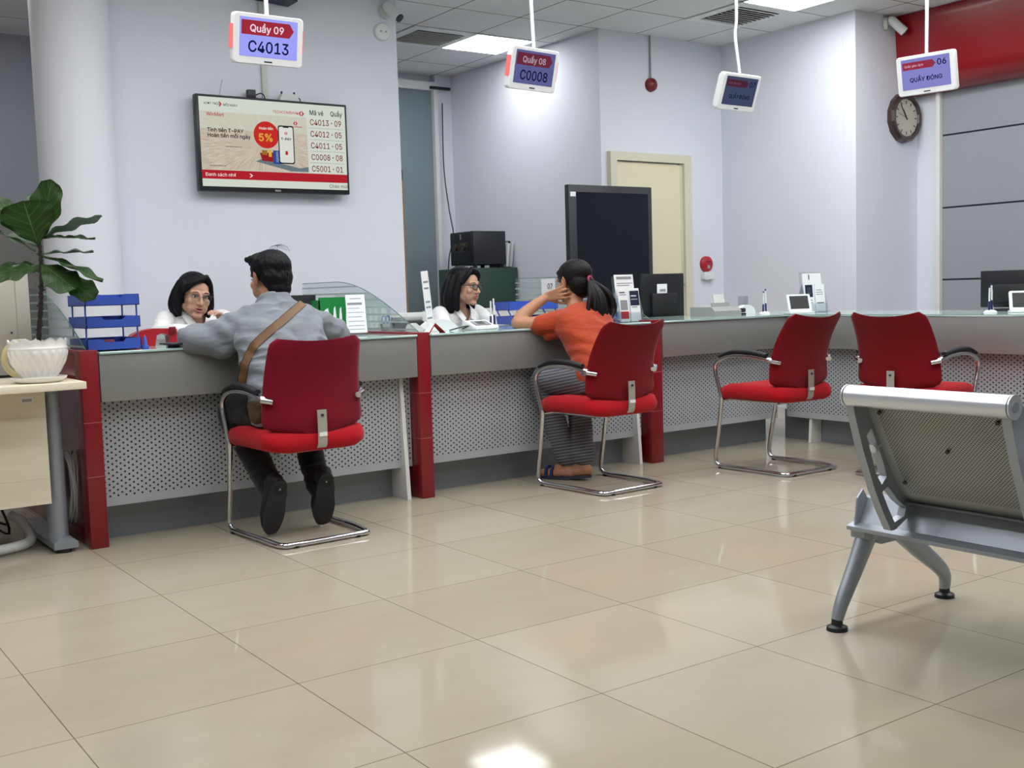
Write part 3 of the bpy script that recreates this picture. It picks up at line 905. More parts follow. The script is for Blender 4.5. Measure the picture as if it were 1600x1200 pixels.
# ------------------------------------------------------------------ red visitor chairs
def make_chair(label, back_mat, lean=0.075, dip=0.016):
    """faces +y; origin on the floor below the seat centre"""
    r = thing('visitor_chair', label, 'chair', group='red cantilever visitor chairs')
    R = 0.0125
    side = []
    for sx in (-1, 1):
        side.append([(sx * 0.205, -0.215, 0.632), (sx * 0.240, -0.175, 0.650), (sx * 0.248, -0.04, 0.668), (sx * 0.248, 0.11, 0.664), (sx * 0.247, 0.205, 0.632),
                     (sx * 0.244, 0.233, 0.58), (sx * 0.240, 0.205, 0.47), (sx * 0.236, 0.195, 0.40), (sx * 0.232, 0.225, 0.22), (sx * 0.230, 0.252, 0.06),
                     (sx * 0.229, 0.235, 0.022), (sx * 0.228, 0.19, 0.0145), (sx * 0.226, 0.03, 0.017), (sx * 0.222, -0.10, 0.018), (sx * 0.214, -0.215, 0.0145)])
    left = side[0] + [(-0.200, -0.252, 0.0145), (-0.165, -0.266, 0.0145)]
    right = [(0.165, -0.266, 0.0145), (0.200, -0.252, 0.0145)] + list(reversed(side[1]))
    MB().tube(spline(left + right, 6), R, 12).build('tube_frame', M['chrome'], r, smooth=1.0)
    # seat carrier rails
    mb = MB()
    mb.cyl((-0.238, 0.197, 0.404), (0.238, 0.197, 0.404), 0.010, n=10)
    mb.cyl((-0.15, 0.197, 0.404), (-0.15, -0.18, 0.404), 0.010, n=10)
    mb.cyl((0.15, 0.197, 0.404), (0.15, -0.18, 0.404), 0.010, n=10)
    mb.cyl((-0.16, -0.17, 0.404), (0.16, -0.17, 0.404), 0.010, n=10)
    mb.build('seat_carrier', M['chrome'], r, smooth=1.0)
    for sx in (-1, 1):
        a = MB().cyl((sx * 0.205, -0.225, 0.632), (sx * 0.245, -0.192, 0.642), 0.014, n=14).build('back_joint', M['chrome'], r, smooth=1.0)
        # armrest pad
        pts = spline([(sx * 0.248, -0.165, 0.676), (sx * 0.248, -0.05, 0.690), (sx * 0.248, 0.08, 0.690), (sx * 0.248, 0.19, 0.660)], 7)
        mb = MB()
        n = len(pts)
        rings = []
        for i, p in enumerate(pts):
            u = i / (n - 1)
            k = 0.55 + 0.45 * math.sin(PI * min(1, max(0, u * 0.94 + 0.03))) ** 0.4
            rings.append([p + Vector((math.cos(2 * PI * q / 12) * 0.022 * k, 0, math.sin(2 * PI * q / 12) * 0.014 * k)) for q in range(12)])
        mb.loft(rings)
        mb.build('armrest_pad', M['black_soft'], r, smooth=1.2)
    for (px, py) in ((-0.229, 0.215), (0.229, 0.215), (-0.15, -0.266), (0.15, -0.266)):
        MB().cyl((px, py, 0.0), (px, py, 0.009), 0.014, n=12).build('glide', M['black'], r)
    # seat cushion
    def outline(w, d, rad, z, dy=0.0, n=8):
        return [Vector((px, py + dy, z)) for (px, py) in [(q[0], q[1]) for q in rounded(w, d, rad, n)]]
    mb = MB()
    levels = [(0.40, 0.40, 0.416, 0.9), (0.465, 0.465, 0.420, 1), (0.500, 0.495, 0.440, 1), (0.504, 0.500, 0.465, 1), (0.490, 0.485, 0.486, 1), (0.44, 0.43, 0.497, 1), (0.30, 0.30, 0.502, 1), (0.10, 0.10, 0.502, 1)]
    rings = []
    for (w, d, z, _) in levels:
        ring = outline(w, d, min(0.10, w * 0.4), z, -0.005)
        for p in ring:
            if p.y > 0.10:
                p.z -= (p.y - 0.10) ** 2 * 1.6
            p.z += 0.16 * p.x * p.x if z > 0.48 else 0
            if p.y < -0.12:
                p.z += -(p.y + 0.12) ** 2 * 1.0
        rings.append(ring)
    mb.loft(rings)
    mb.build('seat', M['red_fabric'], r, smooth=1.3)
    # backrest: curved padded shell
    nu, nv = 22, 20
    z0, z1 = 0.478, 0.902
    front, back = [], []
    for j in range(nv + 1):
        v = j / nv
        fr, bk = [], []
        for i in range(nu + 1):
            u = -1 + 2 * i / nu
            # map the square to a rounded outline
            hw = 0.246 - 0.030 * v - 0.010 * (1 - v) * 0
            ed = 0.0
            for (vv, rad) in ((v, 0.16), (1 - v, 0.10)):
                if vv < rad:
                    q = 1 - vv / rad
                    ed = max(ed, (1 - math.sqrt(max(0, 1 - q * q))) * (0.050 if vv is v or vv == v else 0.030))
            x = u * (hw - ed)
            z = z0 + (z1 - z0) * v - dip * (1 - u * u) * (v ** 5) + 0.022 * u * u * (1 - v) ** 5
            y = -0.232 - lean * (v - 0.2) ** 2 * (1 if v > 0.2 else -0.4) + 0.050 * u * u + 0.012 * math.sin(PI * v) - 0.018 * v * u * u
            edge = min(1.0, 6 * min(1 - abs(u), v + 0.0, 1 - v) + 0.12)
            th = 0.017 * math.sqrt(edge)
            fr.append(Vector((x, y + th, z))); bk.append(Vector((x, y - th * 0.8, z)))
        front.append(fr); back.append(bk)
    mb = MB()
    F = [mb.ring(rw) for rw in front]; B = [mb.ring(rw) for rw in back]
    for j in range(nv):
        for i in range(nu):
            mb.b.faces.new((F[j][i], F[j][i + 1], F[j + 1][i + 1], F[j + 1][i]))
            mb.b.faces.new((B[j][i + 1], B[j][i], B[j + 1][i], B[j + 1][i + 1]))
    for j in range(nv):
        mb.b.faces.new((F[j][0], F[j + 1][0], B[j + 1][0], B[j][0]))
        mb.b.faces.new((F[j + 1][nu], F[j][nu], B[j][nu], B[j + 1][nu]))
    for i in range(nu):
        mb.b.faces.new((F[0][i + 1], F[0][i], B[0][i], B[0][i + 1]))
        mb.b.faces.new((F[nv][i], F[nv][i + 1], B[nv][i + 1], B[nv][i]))
    mb.build('backrest', back_mat, r, smooth=1.3)
    # flat steel strap from under the seat up the back
    st = [(-0.15, 0.410), (-0.215, 0.410), (-0.258, 0.425), (-0.268, 0.48), (-0.268, 0.585)]
    mb = MB()
    mb.sheet([[Vector((sx * 0.022, py, pz)) for sx in (-1, 1)] for (py, pz) in [tuple(q.yz) for q in spline([(0, a, b) for (a, b) in st], 5)]], 0.004)
    strap = mb.build('back_strap', M['strap_metal'], r, smooth=0.5)
    MB().cyl((0, -0.268, 0.562), (0, -0.275, 0.562), 0.006, n=12).build('bolt', M['charcoal'], strap)
    MB().box((-0.019, -0.2735, 0.470), (0.019, -0.2705, 0.486)).build('sticker', M['paper'], strap)
    return r
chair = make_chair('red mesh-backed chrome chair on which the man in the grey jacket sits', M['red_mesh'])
chair.location = (2.075, 4.665, 0); chair.rotation_euler = (0, 0, 0.03)
chair2 = make_chair('red chrome chair with black arm pads on which the woman in orange sits', M['red_back_shaded'], 0.18, 0.026)
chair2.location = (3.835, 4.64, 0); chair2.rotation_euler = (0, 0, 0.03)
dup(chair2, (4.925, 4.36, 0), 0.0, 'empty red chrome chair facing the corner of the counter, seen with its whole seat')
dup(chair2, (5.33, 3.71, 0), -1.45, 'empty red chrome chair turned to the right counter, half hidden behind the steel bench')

# ------------------------------------------------------------------ perforated steel waiting bench
t = NT('perforated_steel_seat')
vec, x, y, z = t.coords('UV')
h = holes(t, x, y, 0.0105, 0.0105, 0.0022)
inside = None
for (c, lo, hi) in ((x, 0.045, 0.432), (y, 0.035, 0.36)):
    q = t.math('MULTIPLY', t.math('GREATER_THAN', c, lo), t.math('LESS_THAN', c, hi))
    inside = q if inside is None else t.math('MULTIPLY', inside, q)
h = t.math('MULTIPLY', h, inside)
b = t.bsdf(t.mix(h, rgb(164, 166, 163), rgb(22, 23, 24)), 0.42, 0.25, 0.5)
M['perf_seat'] = t.m

bench = thing('waiting_bench', 'silver perforated steel waiting bench seen from behind at the right edge', 'bench', (2.95, 2.12, 0))
# local: x forward (the way sitters face), y along the bench to the left end; the bench runs towards -y
def side_poly(pts, y0, th, name, mat, parent, bev=0.004):
    mb = MB()
    rings = [[Vector((px, yy, pz)) for (px, pz) in pts] for yy in (y0, y0 + th)]
    mb.loft(rings)
    bmesh.ops.bevel(mb.b, geom=[e for e in mb.b.edges], offset=bev, segments=2, affect='EDGES')
    return mb.build(name, mat, parent, smooth=0.5)
def panel(name, prof, y0, y1, th, parent):
    """sheet following the profile, with a UV in metres"""
    P = [Vector((a, 0, b)) for (a, b) in prof]
    P = [Vector((q.x, 0, q.z)) for q in spline(P, 6)]
    s = [0.0]
    for a, b in zip(P[:-1], P[1:]):
        s.append(s[-1] + (b - a).length)
    me = bmesh.new()
    uvl = me.loops.layers.uv.new('UVMap')
    va = [me.verts.new((p.x, y0, p.z)) for p in P]; vb = [me.verts.new((p.x, y1, p.z)) for p in P]
    for i in range(len(P) - 1):
        f = me.faces.new((va[i], vb[i], vb[i + 1], va[i + 1]))
        for lp, uv in zip(f.loops, ((0, s[i]), (y1 - y0, s[i]), (y1 - y0, s[i + 1]), (0, s[i + 1]))):
            lp[uvl].uv = uv
    m = bpy.data.meshes.new(name)
    me.to_mesh(m); me.free()
    m.materials.append(M['perf_seat'])
    return link(name, m, parent, 1.0)
def bench_seat(y1):
    y0 = y1 - 0.50
    bp = panel('backrest_panel', [(-0.318, 0.755), (-0.245, 0.62), (-0.175, 0.50), (-0.125, 0.435), (-0.085, 0.405)], y0 + 0.012, y1 - 0.012, 0.002, bench)
    for (u, v) in ((0.06, 0.70), (0.42, 0.70), (0.24, 0.60), (0.06, 0.485), (0.42, 0.485)):
        xx = -0.318 + (0.755 - v) * 0.55 - 0.006
        MB().cyl((xx, y0 + u + 0.012, v), (xx - 0.006, y0 + u + 0.012, v - 0.003), 0.006, n=10).build('screw', M['charcoal'], bp)
    panel('seat_panel', [(-0.13, 0.41), (0.0, 0.408), (0.15, 0.425), (0.28, 0.432), (0.335, 0.415), (0.345, 0.39)], y0 + 0.012, y1 - 0.012, 0.002, bench)
    rail = MB().tube([(-0.345, y0 + 0.004, 0.748), (-0.345, y1 - 0.004, 0.748)], 0.031, 24).build('top_rail', M['silver_light'], bench, smooth=0.6)
    for yy, sg in ((y0, -1), (y1, 1)):
        MB().cyl((-0.345, yy, 0.748), (-0.345, yy + sg * 0.004, 0.748), 0.032, n=24).build('end_cap', M['silver_light'], rail)
        MB().cyl((-0.345, yy + sg * 0.004, 0.748), (-0.345, yy + sg * 0.0065, 0.748), 0.014, n=20).build('cap_boss', M['silver'], rail)
    for yy in (y0, y1 - 0.026):
        # cast side frame: back upright with two openings, built from bars
        def bar(pa, pb, wa, wb):
            a, b2 = Vector((pa[0], 0, pa[1])), Vector((pb[0], 0, pb[1]))
            d = (b2 - a).normalized(); nrm = Vector((-d.z, 0, d.x))
            return [(a + nrm * wa).xz, (a - nrm * wa).xz, (b2 - nrm * wb).xz, (b2 + nrm * wb).xz]
        outer = [(-0.365, 0.765), (-0.352, 0.70), (-0.318, 0.60), (-0.262, 0.47), (-0.225, 0.40), (-0.185, 0.335), (-0.165, 0.335), (-0.085, 0.372), (-0.060, 0.395),
                 (-0.085, 0.425), (-0.130, 0.465), (-0.168, 0.525), (-0.225, 0.645), (-0.290, 0.735), (-0.325, 0.772)]
        holes_ = [[(-0.298, 0.630), (-0.276, 0.650), (-0.222, 0.545), (-0.205, 0.500), (-0.228, 0.478), (-0.254, 0.512)],
                  [(-0.226, 0.456), (-0.200, 0.470), (-0.150, 0.420), (-0.112, 0.396), (-0.122, 0.370), (-0.168, 0.358), (-0.200, 0.408)]]
        # triangulated plate with openings
        bmx = bmesh.new()
        edges = []
        for loop in [outer] + holes_:
            vs = [bmx.verts.new((px, yy, pz)) for (px, pz) in loop]
            edges += [bmx.edges.new((vs[i], vs[(i + 1) % len(vs)])) for i in range(len(vs))]
        r_ = bmesh.ops.triangle_fill(bmx, use_beauty=True, use_dissolve=False, edges=edges)
        fs = [g for g in r_['geom'] if isinstance(g, bmesh.types.BMFace)]
        ex = bmesh.ops.extrude_face_region(bmx, geom=fs)
        bmesh.ops.translate(bmx, vec=(0, 0.026, 0), verts=[g for g in ex['geom'] if isinstance(g, bmesh.types.BMVert)])
        bmesh.ops.recalc_face_normals(bmx, faces=bmx.faces[:])
        m = bpy.data.meshes.new('side_frame'); bmx.to_mesh(m); bmx.free()
        m.materials.append(M['silver'])
        link('side_frame', m, bench, 0.5)
        # armrest loop in front of the frame
        pts = spline([(-0.255, yy + 0.013, 0.585), (-0.18, yy + 0.013, 0.612), (-0.05, yy + 0.013, 0.618), (0.10, yy + 0.013, 0.612), (0.20, yy + 0.013, 0.585), (0.215, yy + 0.013, 0.53), (0.17, yy + 0.013, 0.46), (0.10, yy + 0.013, 0.40)], 6)
        MB().tube(pts, 0.014, 12).build('armrest', M['silver_light'], bench, smooth=1.0)
for k in range(2):
    bench_seat(-0.088 - k * 0.60)
# beam and legs
mb = MB()
mb.loft([[Vector((px, yy, pz)) for (px, pz) in ((-0.135, 0.300), (-0.135, 0.312), (-0.105, 0.322), (-0.065, 0.395), (0.015, 0.395), (0.045, 0.318), (0.075, 0.310), (0.075, 0.300))] for yy in (0.085, -1.30)])
mb.build('beam', M['silver'], bench, smooth=0.4)
def bench_leg(yc):
    for (tip, knee, hip) in (((-0.215, 0.028), (-0.190, 0.085), (-0.045, 0.285)), ((0.345, 0.028), (0.335, 0.09), (0.05, 0.285))):
        pts = spline([(hip[0], yc, 0.30), (hip[0] + (tip[0] - hip[0]) * 0.18, yc, 0.265), ((hip[0] * 0.45 + knee[0] * 0.55), yc, 0.185), (knee[0], yc, knee[1]), (tip[0], yc, 0.03)], 6)
        n = len(pts)
        rings = []
        for i, p in enumerate(pts):
            u = i / (n - 1)
            w = 0.030 * (1 - u) + 0.017 * u
            d = 0.046 * (1 - u) + 0.018 * u
            tg = (pts[min(i + 1, n - 1)] - pts[max(i - 1, 0)]).normalized()
            nr = Vector((-tg.z, 0, tg.x))
            rings.append([p + nr * d * cx_ + Vector((0, w * cy_, 0)) for (cx_, cy_) in [(math.cos(2 * PI * q / 14) , math.sin(2 * PI * q / 14)) for q in range(14)]])
        mb = MB(); mb.loft(rings)
        lg = mb.build('leg', M['silver'], bench, smooth=1.0)
        f = MB().lathe([(0.0, 0.034), (0.017, 0.034), (0.018, 0.018), (0.031, 0.012), (0.033, 0.0), (0.0, 0.0)], 20, Matrix.Translation((tip[0], yc, 0))).build('rubber_foot', M['black'], lg)
    mb = MB()
    mb.prism([(-0.115, 0.275), (-0.03, 0.245), (0.05, 0.245), (0.115, 0.275), (0.115, 0.302), (-0.115, 0.302)], 0.05, Matrix.Translation((0, yc - 0.025, 0)))
    mb.build('leg_bracket', M['silver'], bench, smooth=0.4)
bench_leg(0.06); bench_leg(-1.22)
MB().prism([(-0.125, 0.31), (-0.04, 0.31), (-0.055, 0.38), (-0.085, 0.425), (-0.112, 0.40)], 0.006, Matrix.Translation((0, 0.06, 0))).build('end_bracket', M['silver'], bench)
MB().cyl((-0.088, 0.066, 0.35), (-0.088, 0.074, 0.35), 0.011, n=12).build('bolt', M['charcoal'], bench)

# ------------------------------------------------------------------ maple desk with the potted fig
dk_ = thing('side_desk', 'pale maple laminate desk with a grey metal leg at the left edge', 'desk', (0.55, 4.95, 0))
box('desk_top', (-0.60, -0.17, 0.722), (0.655, 0.75, 0.752), M['maple'], dk_, 0.002)
pn = box('modesty_panel', (-0.60, 0.045, 0.225), (0.535, 0.063, 0.722), M['maple'], dk_)
for zz in (0.335, 0.60):
    box('panel_joint', (-0.60, 0.044, zz), (0.535, 0.0455, zz + 0.003), M['maple_edge'], pn)
box('sticker', (0.435, 0.043, 0.665), (0.49, 0.0445, 0.69), M['paper'], pn)
box('sticker_print', (0.443, 0.042, 0.669), (0.482, 0.0435, 0.681), M['grey_plastic'], pn)
mb = MB(); mb.loft([[Vector((0.575 + 0.042 * math.cos(a_) * k, 0.14 + 0.05 * math.sin(a_) * k, zz)) for a_ in [2 * PI * q / 20 for q in range(20)]] for (zz, k) in ((0.05, 1.0), (0.69, 0.95), (0.70, 1.3), (0.722, 1.5))])
mb.build('leg', M['silver'], dk_, smooth=0.8)
mb = MB()
mb.loft([[Vector((0.585 + px, yy, pz)) for (px, pz) in ((-0.05, 0.018), (0.05, 0.018), (0.05, 0.045), (0.03, 0.062), (-0.03, 0.062), (-0.05, 0.045))] for yy in (0.05, 0.10, 0.65)])
mb.build('foot', M['silver'], dk_, smooth=0.4)
for yy in (0.08, 0.60):
    MB().cyl((0.585, yy, 0.0), (0.585, yy, 0.018), 0.028, n=16).build('glide', M['black'], dk_)
mb = MB(); mb.loft([[Vector((-0.54 + px, yy, pz)) for (px, pz) in ((-0.05, 0.0), (0.05, 0.0), (0.05, 0.045), (0.03, 0.062), (-0.03, 0.062), (-0.05, 0.045))] for yy in (0.05, 0.65)])
mb.cyl((-0.54, 0.14, 0.05), (-0.54, 0.14, 0.722), 0.042, n=16)
mb.build('leg', M['silver'], dk_, smooth=0.5)
# cables below and beside the desk
tag(MB().tube(spline([(0.35, 5.20, 0.14), (0.55, 5.14, 0.075), (0.80, 5.12, 0.032), (0.98, 5.16, 0.03), (1.045, 5.25, 0.04), (1.03, 5.36, 0.10), (0.99, 5.40, 0.13)], 8), 0.022, 14).build('cable_hose', M['off_white'], smooth=1.0), 'thick white cable hose curling on the floor under the maple desk', 'hose')
mb = MB()
for k in range(4):
    rr = random.Random(k)
    pts = [(0.62 + rr.random() * 0.42, 5.48 + rr.random() * 0.2, 0.02 + rr.random() * 0.28) for q in range(9)]
    mb.tube(spline(pts, 6), 0.006, 8)
tag(mb.build('cable_tangle', M['black'], smooth=1.0), 'tangle of thin black cables in the shade under the maple desk', 'cables', kind='stuff')
mb = MB()
for k in range(12):
    rr = random.Random(40 + k)
    cy_, cz_ = 5.155 + rr.uniform(-.008, .008), 0.262 + rr.uniform(-.01, .01)
    ry, rz_ = 0.100 + rr.uniform(-.025, .012), 0.160 + rr.uniform(-.012, .008)
    xx = 1.194 + rr.uniform(-.022, .022)
    mb.tube([(xx + 0.012 * math.sin(a_ + k), cy_ + ry * math.cos(a_), cz_ + rz_ * math.sin(a_)) for a_ in [2 * PI * q / 36 for q in range(36)]], 0.0036, 6, closed=True)
tag(mb.build('cable_coil', M['wire_grey'], smooth=1.0), 'coil of thin grey cable hanging between the maple desk and the red pillar', 'cable')

# plant pot with a quilted pattern
PX, PY, PZ = 1.055, 4.93, 0.752
fig = thing('potted_fig', 'fiddle-leaf fig with a dark knobbly stem in a quilted white pot', 'plant', (PX, PY, PZ))
def quilt(q, a, r, z):
    if 0.022 < z < 0.118:
        k = 20
        w = abs(math.sin(a * k / 2 + z * 42)) * abs(math.sin(a * k / 2 - z * 42))
        f = 1 + 0.045 * (w ** 0.6 - 0.45)
        return Vector((q.x * f, q.y * f, q.z))
    if z > 0.139:
        return Vector((q.x, q.y, q.z + 0.0045 * math.cos(a * 14)))
    return q
prof = [(0.0, 0.014), (0.066, 0.014), (0.070, 0.018)]
for k in range(22):
    u = k / 21
    prof.append((0.071 + 0.049 * math.sin(u * PI * 0.5) ** 0.9, 0.022 + 0.098 * u))
prof += [(0.120, 0.125), (0.1215, 0.128), (0.120, 0.131), (0.1175, 0.135), (0.1185, 0.148), (0.121, 0.158), (0.116, 0.158), (0.112, 0.140), (0.108, 0.128), (0.0, 0.128)]
MB().lathe(prof, 160, None, quilt).build('pot', M['ceramic'], fig, smooth=1.2).scale = (0.97, 0.97, 1.12)
MB().lathe([(0.0, 0.0), (0.085, 0.0), (0.105, 0.014), (0.110, 0.024), (0.106, 0.025), (0.100, 0.016), (0.08, 0.008), (0.0, 0.008)], 48).build('saucer', M['plate'], fig, smooth=0.8)
MB().lathe([(0.0, 0.156), (0.06, 0.154), (0.104, 0.148)], 32).build('soil', M['soil'], fig)
# viewing-side axes used to lay out the leaves around the stem
AR = Vector((0.8159, -0.5774, 0)); AF = Vector((0.5774, 0.8159, 0)); UP = Vector((0, 0, 1))
def LP(r, u, d=0.0):
    return AR * (r + 0.05 * max(0.0, u - 0.12)) + UP * u - AF * d
stem = spline([LP(0.004, 0.12), LP(0.006, 0.20), LP(0.014, 0.30), LP(0.018, 0.38), LP(0.02, 0.47), LP(0.016, 0.54), LP(0.012, 0.60)], 6)
mb = MB()
rad = []
for i, p in enumerate(stem):
    rad.append(0.0105 - 0.004 * i / len(stem) + 0.0018 * math.sin(i * 2.4))
mb.tube(stem, rad, 10)
for k in range(26):
    p = stem[3 + int(k * (len(stem) - 6) / 26)]
    a_ = k * 2.4
    d = Vector((math.cos(a_), math.sin(a_), 0.35)).normalized()
    mb.tube([p + d * 0.005, p + d * 0.017], [0.005, 0.0018], 6)
mb.build('stem', M['bark'], fig, smooth=1.0)
t = NT('fig_leaf')
vec, x, y, z = t.coords('UV')
av = t.math('ABSOLUTE', y)
mid = t.math('LESS_THAN', av, 0.022)
fr = t.math('FRACT', t.math('SUBTRACT', t.math('MULTIPLY', x, 5.5), t.math('MULTIPLY', av, 2.2)))
side = t.math('MULTIPLY', t.math('LESS_THAN', t.math('ABSOLUTE', t.math('SUBTRACT', fr, 0.5)), 0.035), t.math('LESS_THAN', av, 0.85))
vein = t.math('MAXIMUM', mid, t.math('MULTIPLY', side, 0.7))
oc, _, _, _ = t.coords()
base = t.mix(t.noise(oc, 12, 4), rgb(50, 80, 40), rgb(72, 106, 52))
geo = t.n('ShaderNodeNewGeometry')
base = t.mix(t.math('MULTIPLY', geo.outputs['Backfacing'], 0.0), base, rgb(120, 140, 108))
col = t.mix(t.math('MULTIPLY', vein, 0.55), base, rgb(150, 176, 120))
b = t.bsdf(col, 0.36, 0, 0.45)
M['leaf'] = t.m
M['leaf_pale'] = pbr('fig_leaf_underside', rgb(122, 140, 122), 0.55, var=0.12, scale=14)
def leaf(base, tip, width, nrm, mat=None, bend=0.0, cup=0.12, wide_at=0.62):
    base, tip, nrm = Vector(base), Vector(tip), Vector(nrm)
    ax = tip - base
    L_ = ax.length
    ax.normalize()
    sd = ax.cross(nrm).normalized()
    nr = sd.cross(ax).normalized()
    NL, NW = 16, 8
    bm_ = bmesh.new()
    uvl = bm_.loops.layers.uv.new('UVMap')
    grid = []
    for i in range(NL + 1):
        u = i / NL
        w = width * (math.sin(PI * min(1, u / wide_at * 0.5)) if u < wide_at else math.sqrt(max(0, 1 - ((u - wide_at) / (1 - wide_at)) ** 2.3)))
        w = max(w, 0.004) * (1 + 0.05 * math.sin(u * 14))
        if u < 0.06:
            w = 0.004
        row = []
        for j in range(NW + 1):
            v = -1 + 2 * j / NW
            p = base + ax * (L_ * u) + sd * (v * w) + nr * (bend * L_ * (u * u) + cup * abs(v) ** 1.5 * w + 0.008 * math.sin(u * 17 + v * 3) * abs(v))
            row.append((bm_.verts.new(p), (u, v)))
        grid.append(row)
    for i in range(NL):
        for j in range(NW):
            q = (grid[i][j], grid[i][j + 1], grid[i + 1][j + 1], grid[i + 1][j])
            f = bm_.faces.new([a_[0] for a_ in q])
            for lp, a_ in zip(f.loops, q):
                lp[uvl].uv = a_[1]
    fs = bm_.faces[:]
    bmesh.ops.solidify(bm_, geom=fs, thickness=0.0015)
    m = bpy.data.meshes.new('leaf')
    bm_.to_mesh(m); bm_.free()
    m.materials.append(mat or M['leaf'])
    return link('leaf', m, fig, 1.2)
F_ = -AF            # towards the camera side
leaf(LP(0.015, 0.585), LP(0.070, 0.835, 0.00), 0.074, F_ + UP * 0.2 - AR * 0.2, cup=0.10)
leaf(LP(0.012, 0.570, 0.01), LP(-0.02, 0.745, 0.075), 0.112, F_ + UP * 0.5, bend=-0.05, wide_at=0.75, cup=0.05)
leaf(LP(-0.01, 0.62), LP(-0.21, 0.80, 0.03), 0.055, F_ * 0.55 + UP * 0.9, bend=-0.12)
leaf(LP(0.0, 0.62, -0.02), LP(-0.06, 0.79, -0.12), 0.05, F_ * 0.4 + UP * 0.7, mat=M['leaf_pale'])
leaf(LP(0.0, 0.545), LP(-0.23, 0.685, 0.05), 0.06, UP * 0.97 - F_ * 0.15 + AR * 0.3, bend=-0.05)
leaf(LP(0.0, 0.57, -0.03), LP(-0.16, 0.63, -0.16), 0.06, F_ * 0.35 + UP, mat=M['leaf_pale'])
leaf(LP(0.018, 0.60), LP(0.262, 0.685, -0.03), 0.055, UP * 0.97 - F_ * 0.16 - AR * 0.3, mat=M['leaf_pale'], bend=-0.02)
leaf(LP(0.018, 0.60), LP(0.245, 0.597, 0.0), 0.060, UP + F_ * 0.06, bend=-0.05)
leaf(LP(0.018, 0.535), LP(0.215, 0.540, -0.06), 0.055, UP * 0.95 + F_ * 0.10, mat=M['leaf_pale'], bend=-0.02)
leaf(LP(0.02, 0.528), LP(0.295, 0.435, 0.04), 0.06, UP * 0.95 + F_ * 0.05 + AR * 0.3, bend=-0.10)
leaf(LP(0.015, 0.475), LP(-0.155, 0.475, 0.10), 0.060, UP * 0.75 + F_ * 0.65, bend=-0.16, cup=-0.15)
leaf(LP(0.015, 0.485), LP(-0.24, 0.47, -0.03), 0.055, UP * 0.8 + F_ * 0.5, bend=-0.10)
leaf(LP(0.02, 0.495), LP(0.185, 0.395, 0.07), 0.072, UP * 0.65 + F_ * 0.7 + AR * 0.4, bend=-0.10, cup=-0.1)
leaf(LP(0.09, 0.44, -0.05), LP(0.235, 0.345, -0.02), 0.055, UP * 0.6 + F_ * 0.75 + AR * 0.3, bend=-0.06)
# ------------------------------------------------------------------ things on the counter
Z = CT
def put(name, label, cat, x, y, rz=0.0, z=Z, group=None):
    return thing(name, label, cat, (x, y, z), rz, group)
# three-tier letter trays: front open lip faces -y
def tray_stack(label, x, y, rz, tiers, zgap, w, d, off, mat, dx=0.0):
    r = put('letter_tray_stack', label, 'tray', x, y, rz)
    for k in range(tiers):
        zb = 0.004 + k * zgap
        yo = k * off
        xo = k * dx
        mb = MB()
        mb.box((-w / 2 + xo, yo, zb), (w / 2 + xo, yo + d, zb + 0.003))
        # front wall with a dip in the middle
        mb.prism([(-w / 2 + xo, zb), (w / 2 + xo, zb), (w / 2 + xo, zb + 0.050), (w / 2 - 0.065 + xo, zb + 0.050), (w / 2 - 0.078 + xo, zb + 0.036), (-w / 2 + 0.078 + xo, zb + 0.036), (-w / 2 + 0.065 + xo, zb + 0.050), (-w / 2 + xo, zb + 0.050)], 0.003, Matrix.Translation((0, yo, 0)))
        mb.box((-w / 2 + xo, yo, zb), (-w / 2 + 0.003 + xo, yo + d, zb + 0.050))
        mb.box((w / 2 - 0.003 + xo, yo, zb), (w / 2 + xo, yo + d, zb + 0.050))
        mb.box((-w / 2 + xo, yo + d - 0.003, zb), (w / 2 + xo, yo + d, zb + 0.050))
        mb.build('tray', mat, r, smooth=0.3)
        if k < tiers - 1:
            for sx in (-1, 1):
                for py in (0.03, d - 0.05):
                    MB().cyl((sx * (w / 2 - 0.006) + xo, py + yo, zb + 0.045), (sx * (w / 2 - 0.006) + xo + dx, py + yo + off, zb + zgap + 0.004), 0.004, n=8).build('riser', mat, r)
    return r
tray_stack('three-tier blue letter tray stack at the left end of the counter', 1.400, 5.035, 0.0, 3, 0.098, 0.235, 0.30, 0.012, M['blue'], 0.004)
st = put('tape_roll_case', 'dark red oval case lying on the front of the lowest blue tray', 'case', 1.372, 5.085, 0.1, Z + 0.008)
mb = MB(); mb.loft([[Vector((px * k, pz * k * 0.55, zz)) for (px, pz) in rounded(0.085, 0.075, 0.030, 6)] for (zz, k) in ((0.0, 0.9), (0.006, 1.0), (0.034, 1.0), (0.041, 0.9))])
mb.build('case', M['red_dark'], st, smooth=0.7)
rs = put('desk_organizer', 'curved red desk organizer behind the blue tray stack', 'organizer', 1.655, 5.34, 0.0)
poly = [(-0.11, 0.0), (-0.105, 0.030), (-0.08, 0.058), (-0.04, 0.076), (0.01, 0.083), (0.10, 0.080), (0.128, 0.076), (0.128, 0.0), (0.095, 0.0), (0.090, 0.045), (0.060, 0.060), (0.03, 0.050), (0.02, 0.0)]
MB().prism(poly, 0.07).build('body', M['red_plastic'], rs, smooth=0.5)
MB().box((0.088, -0.012, 0.055), (0.120, 0.001, 0.088), None, 0.003).build('clip', M['red_dark'], rs)
bp = put('pen_stand', 'small translucent blue pen stand beside the blue tray stack', 'stand', 1.535, 5.04)
MB().lathe([(0.0, 0.0), (0.016, 0.0), (0.017, 0.008), (0.010, 0.022), (0.008, 0.045), (0.0035, 0.058), (0.0, 0.065)], 16).build('base', M['blue'], bp)
pd = put('signature_tablet', 'thin black tablet lying on the worktop before the first teller', 'tablet', 1.705, 5.02, 0.12)
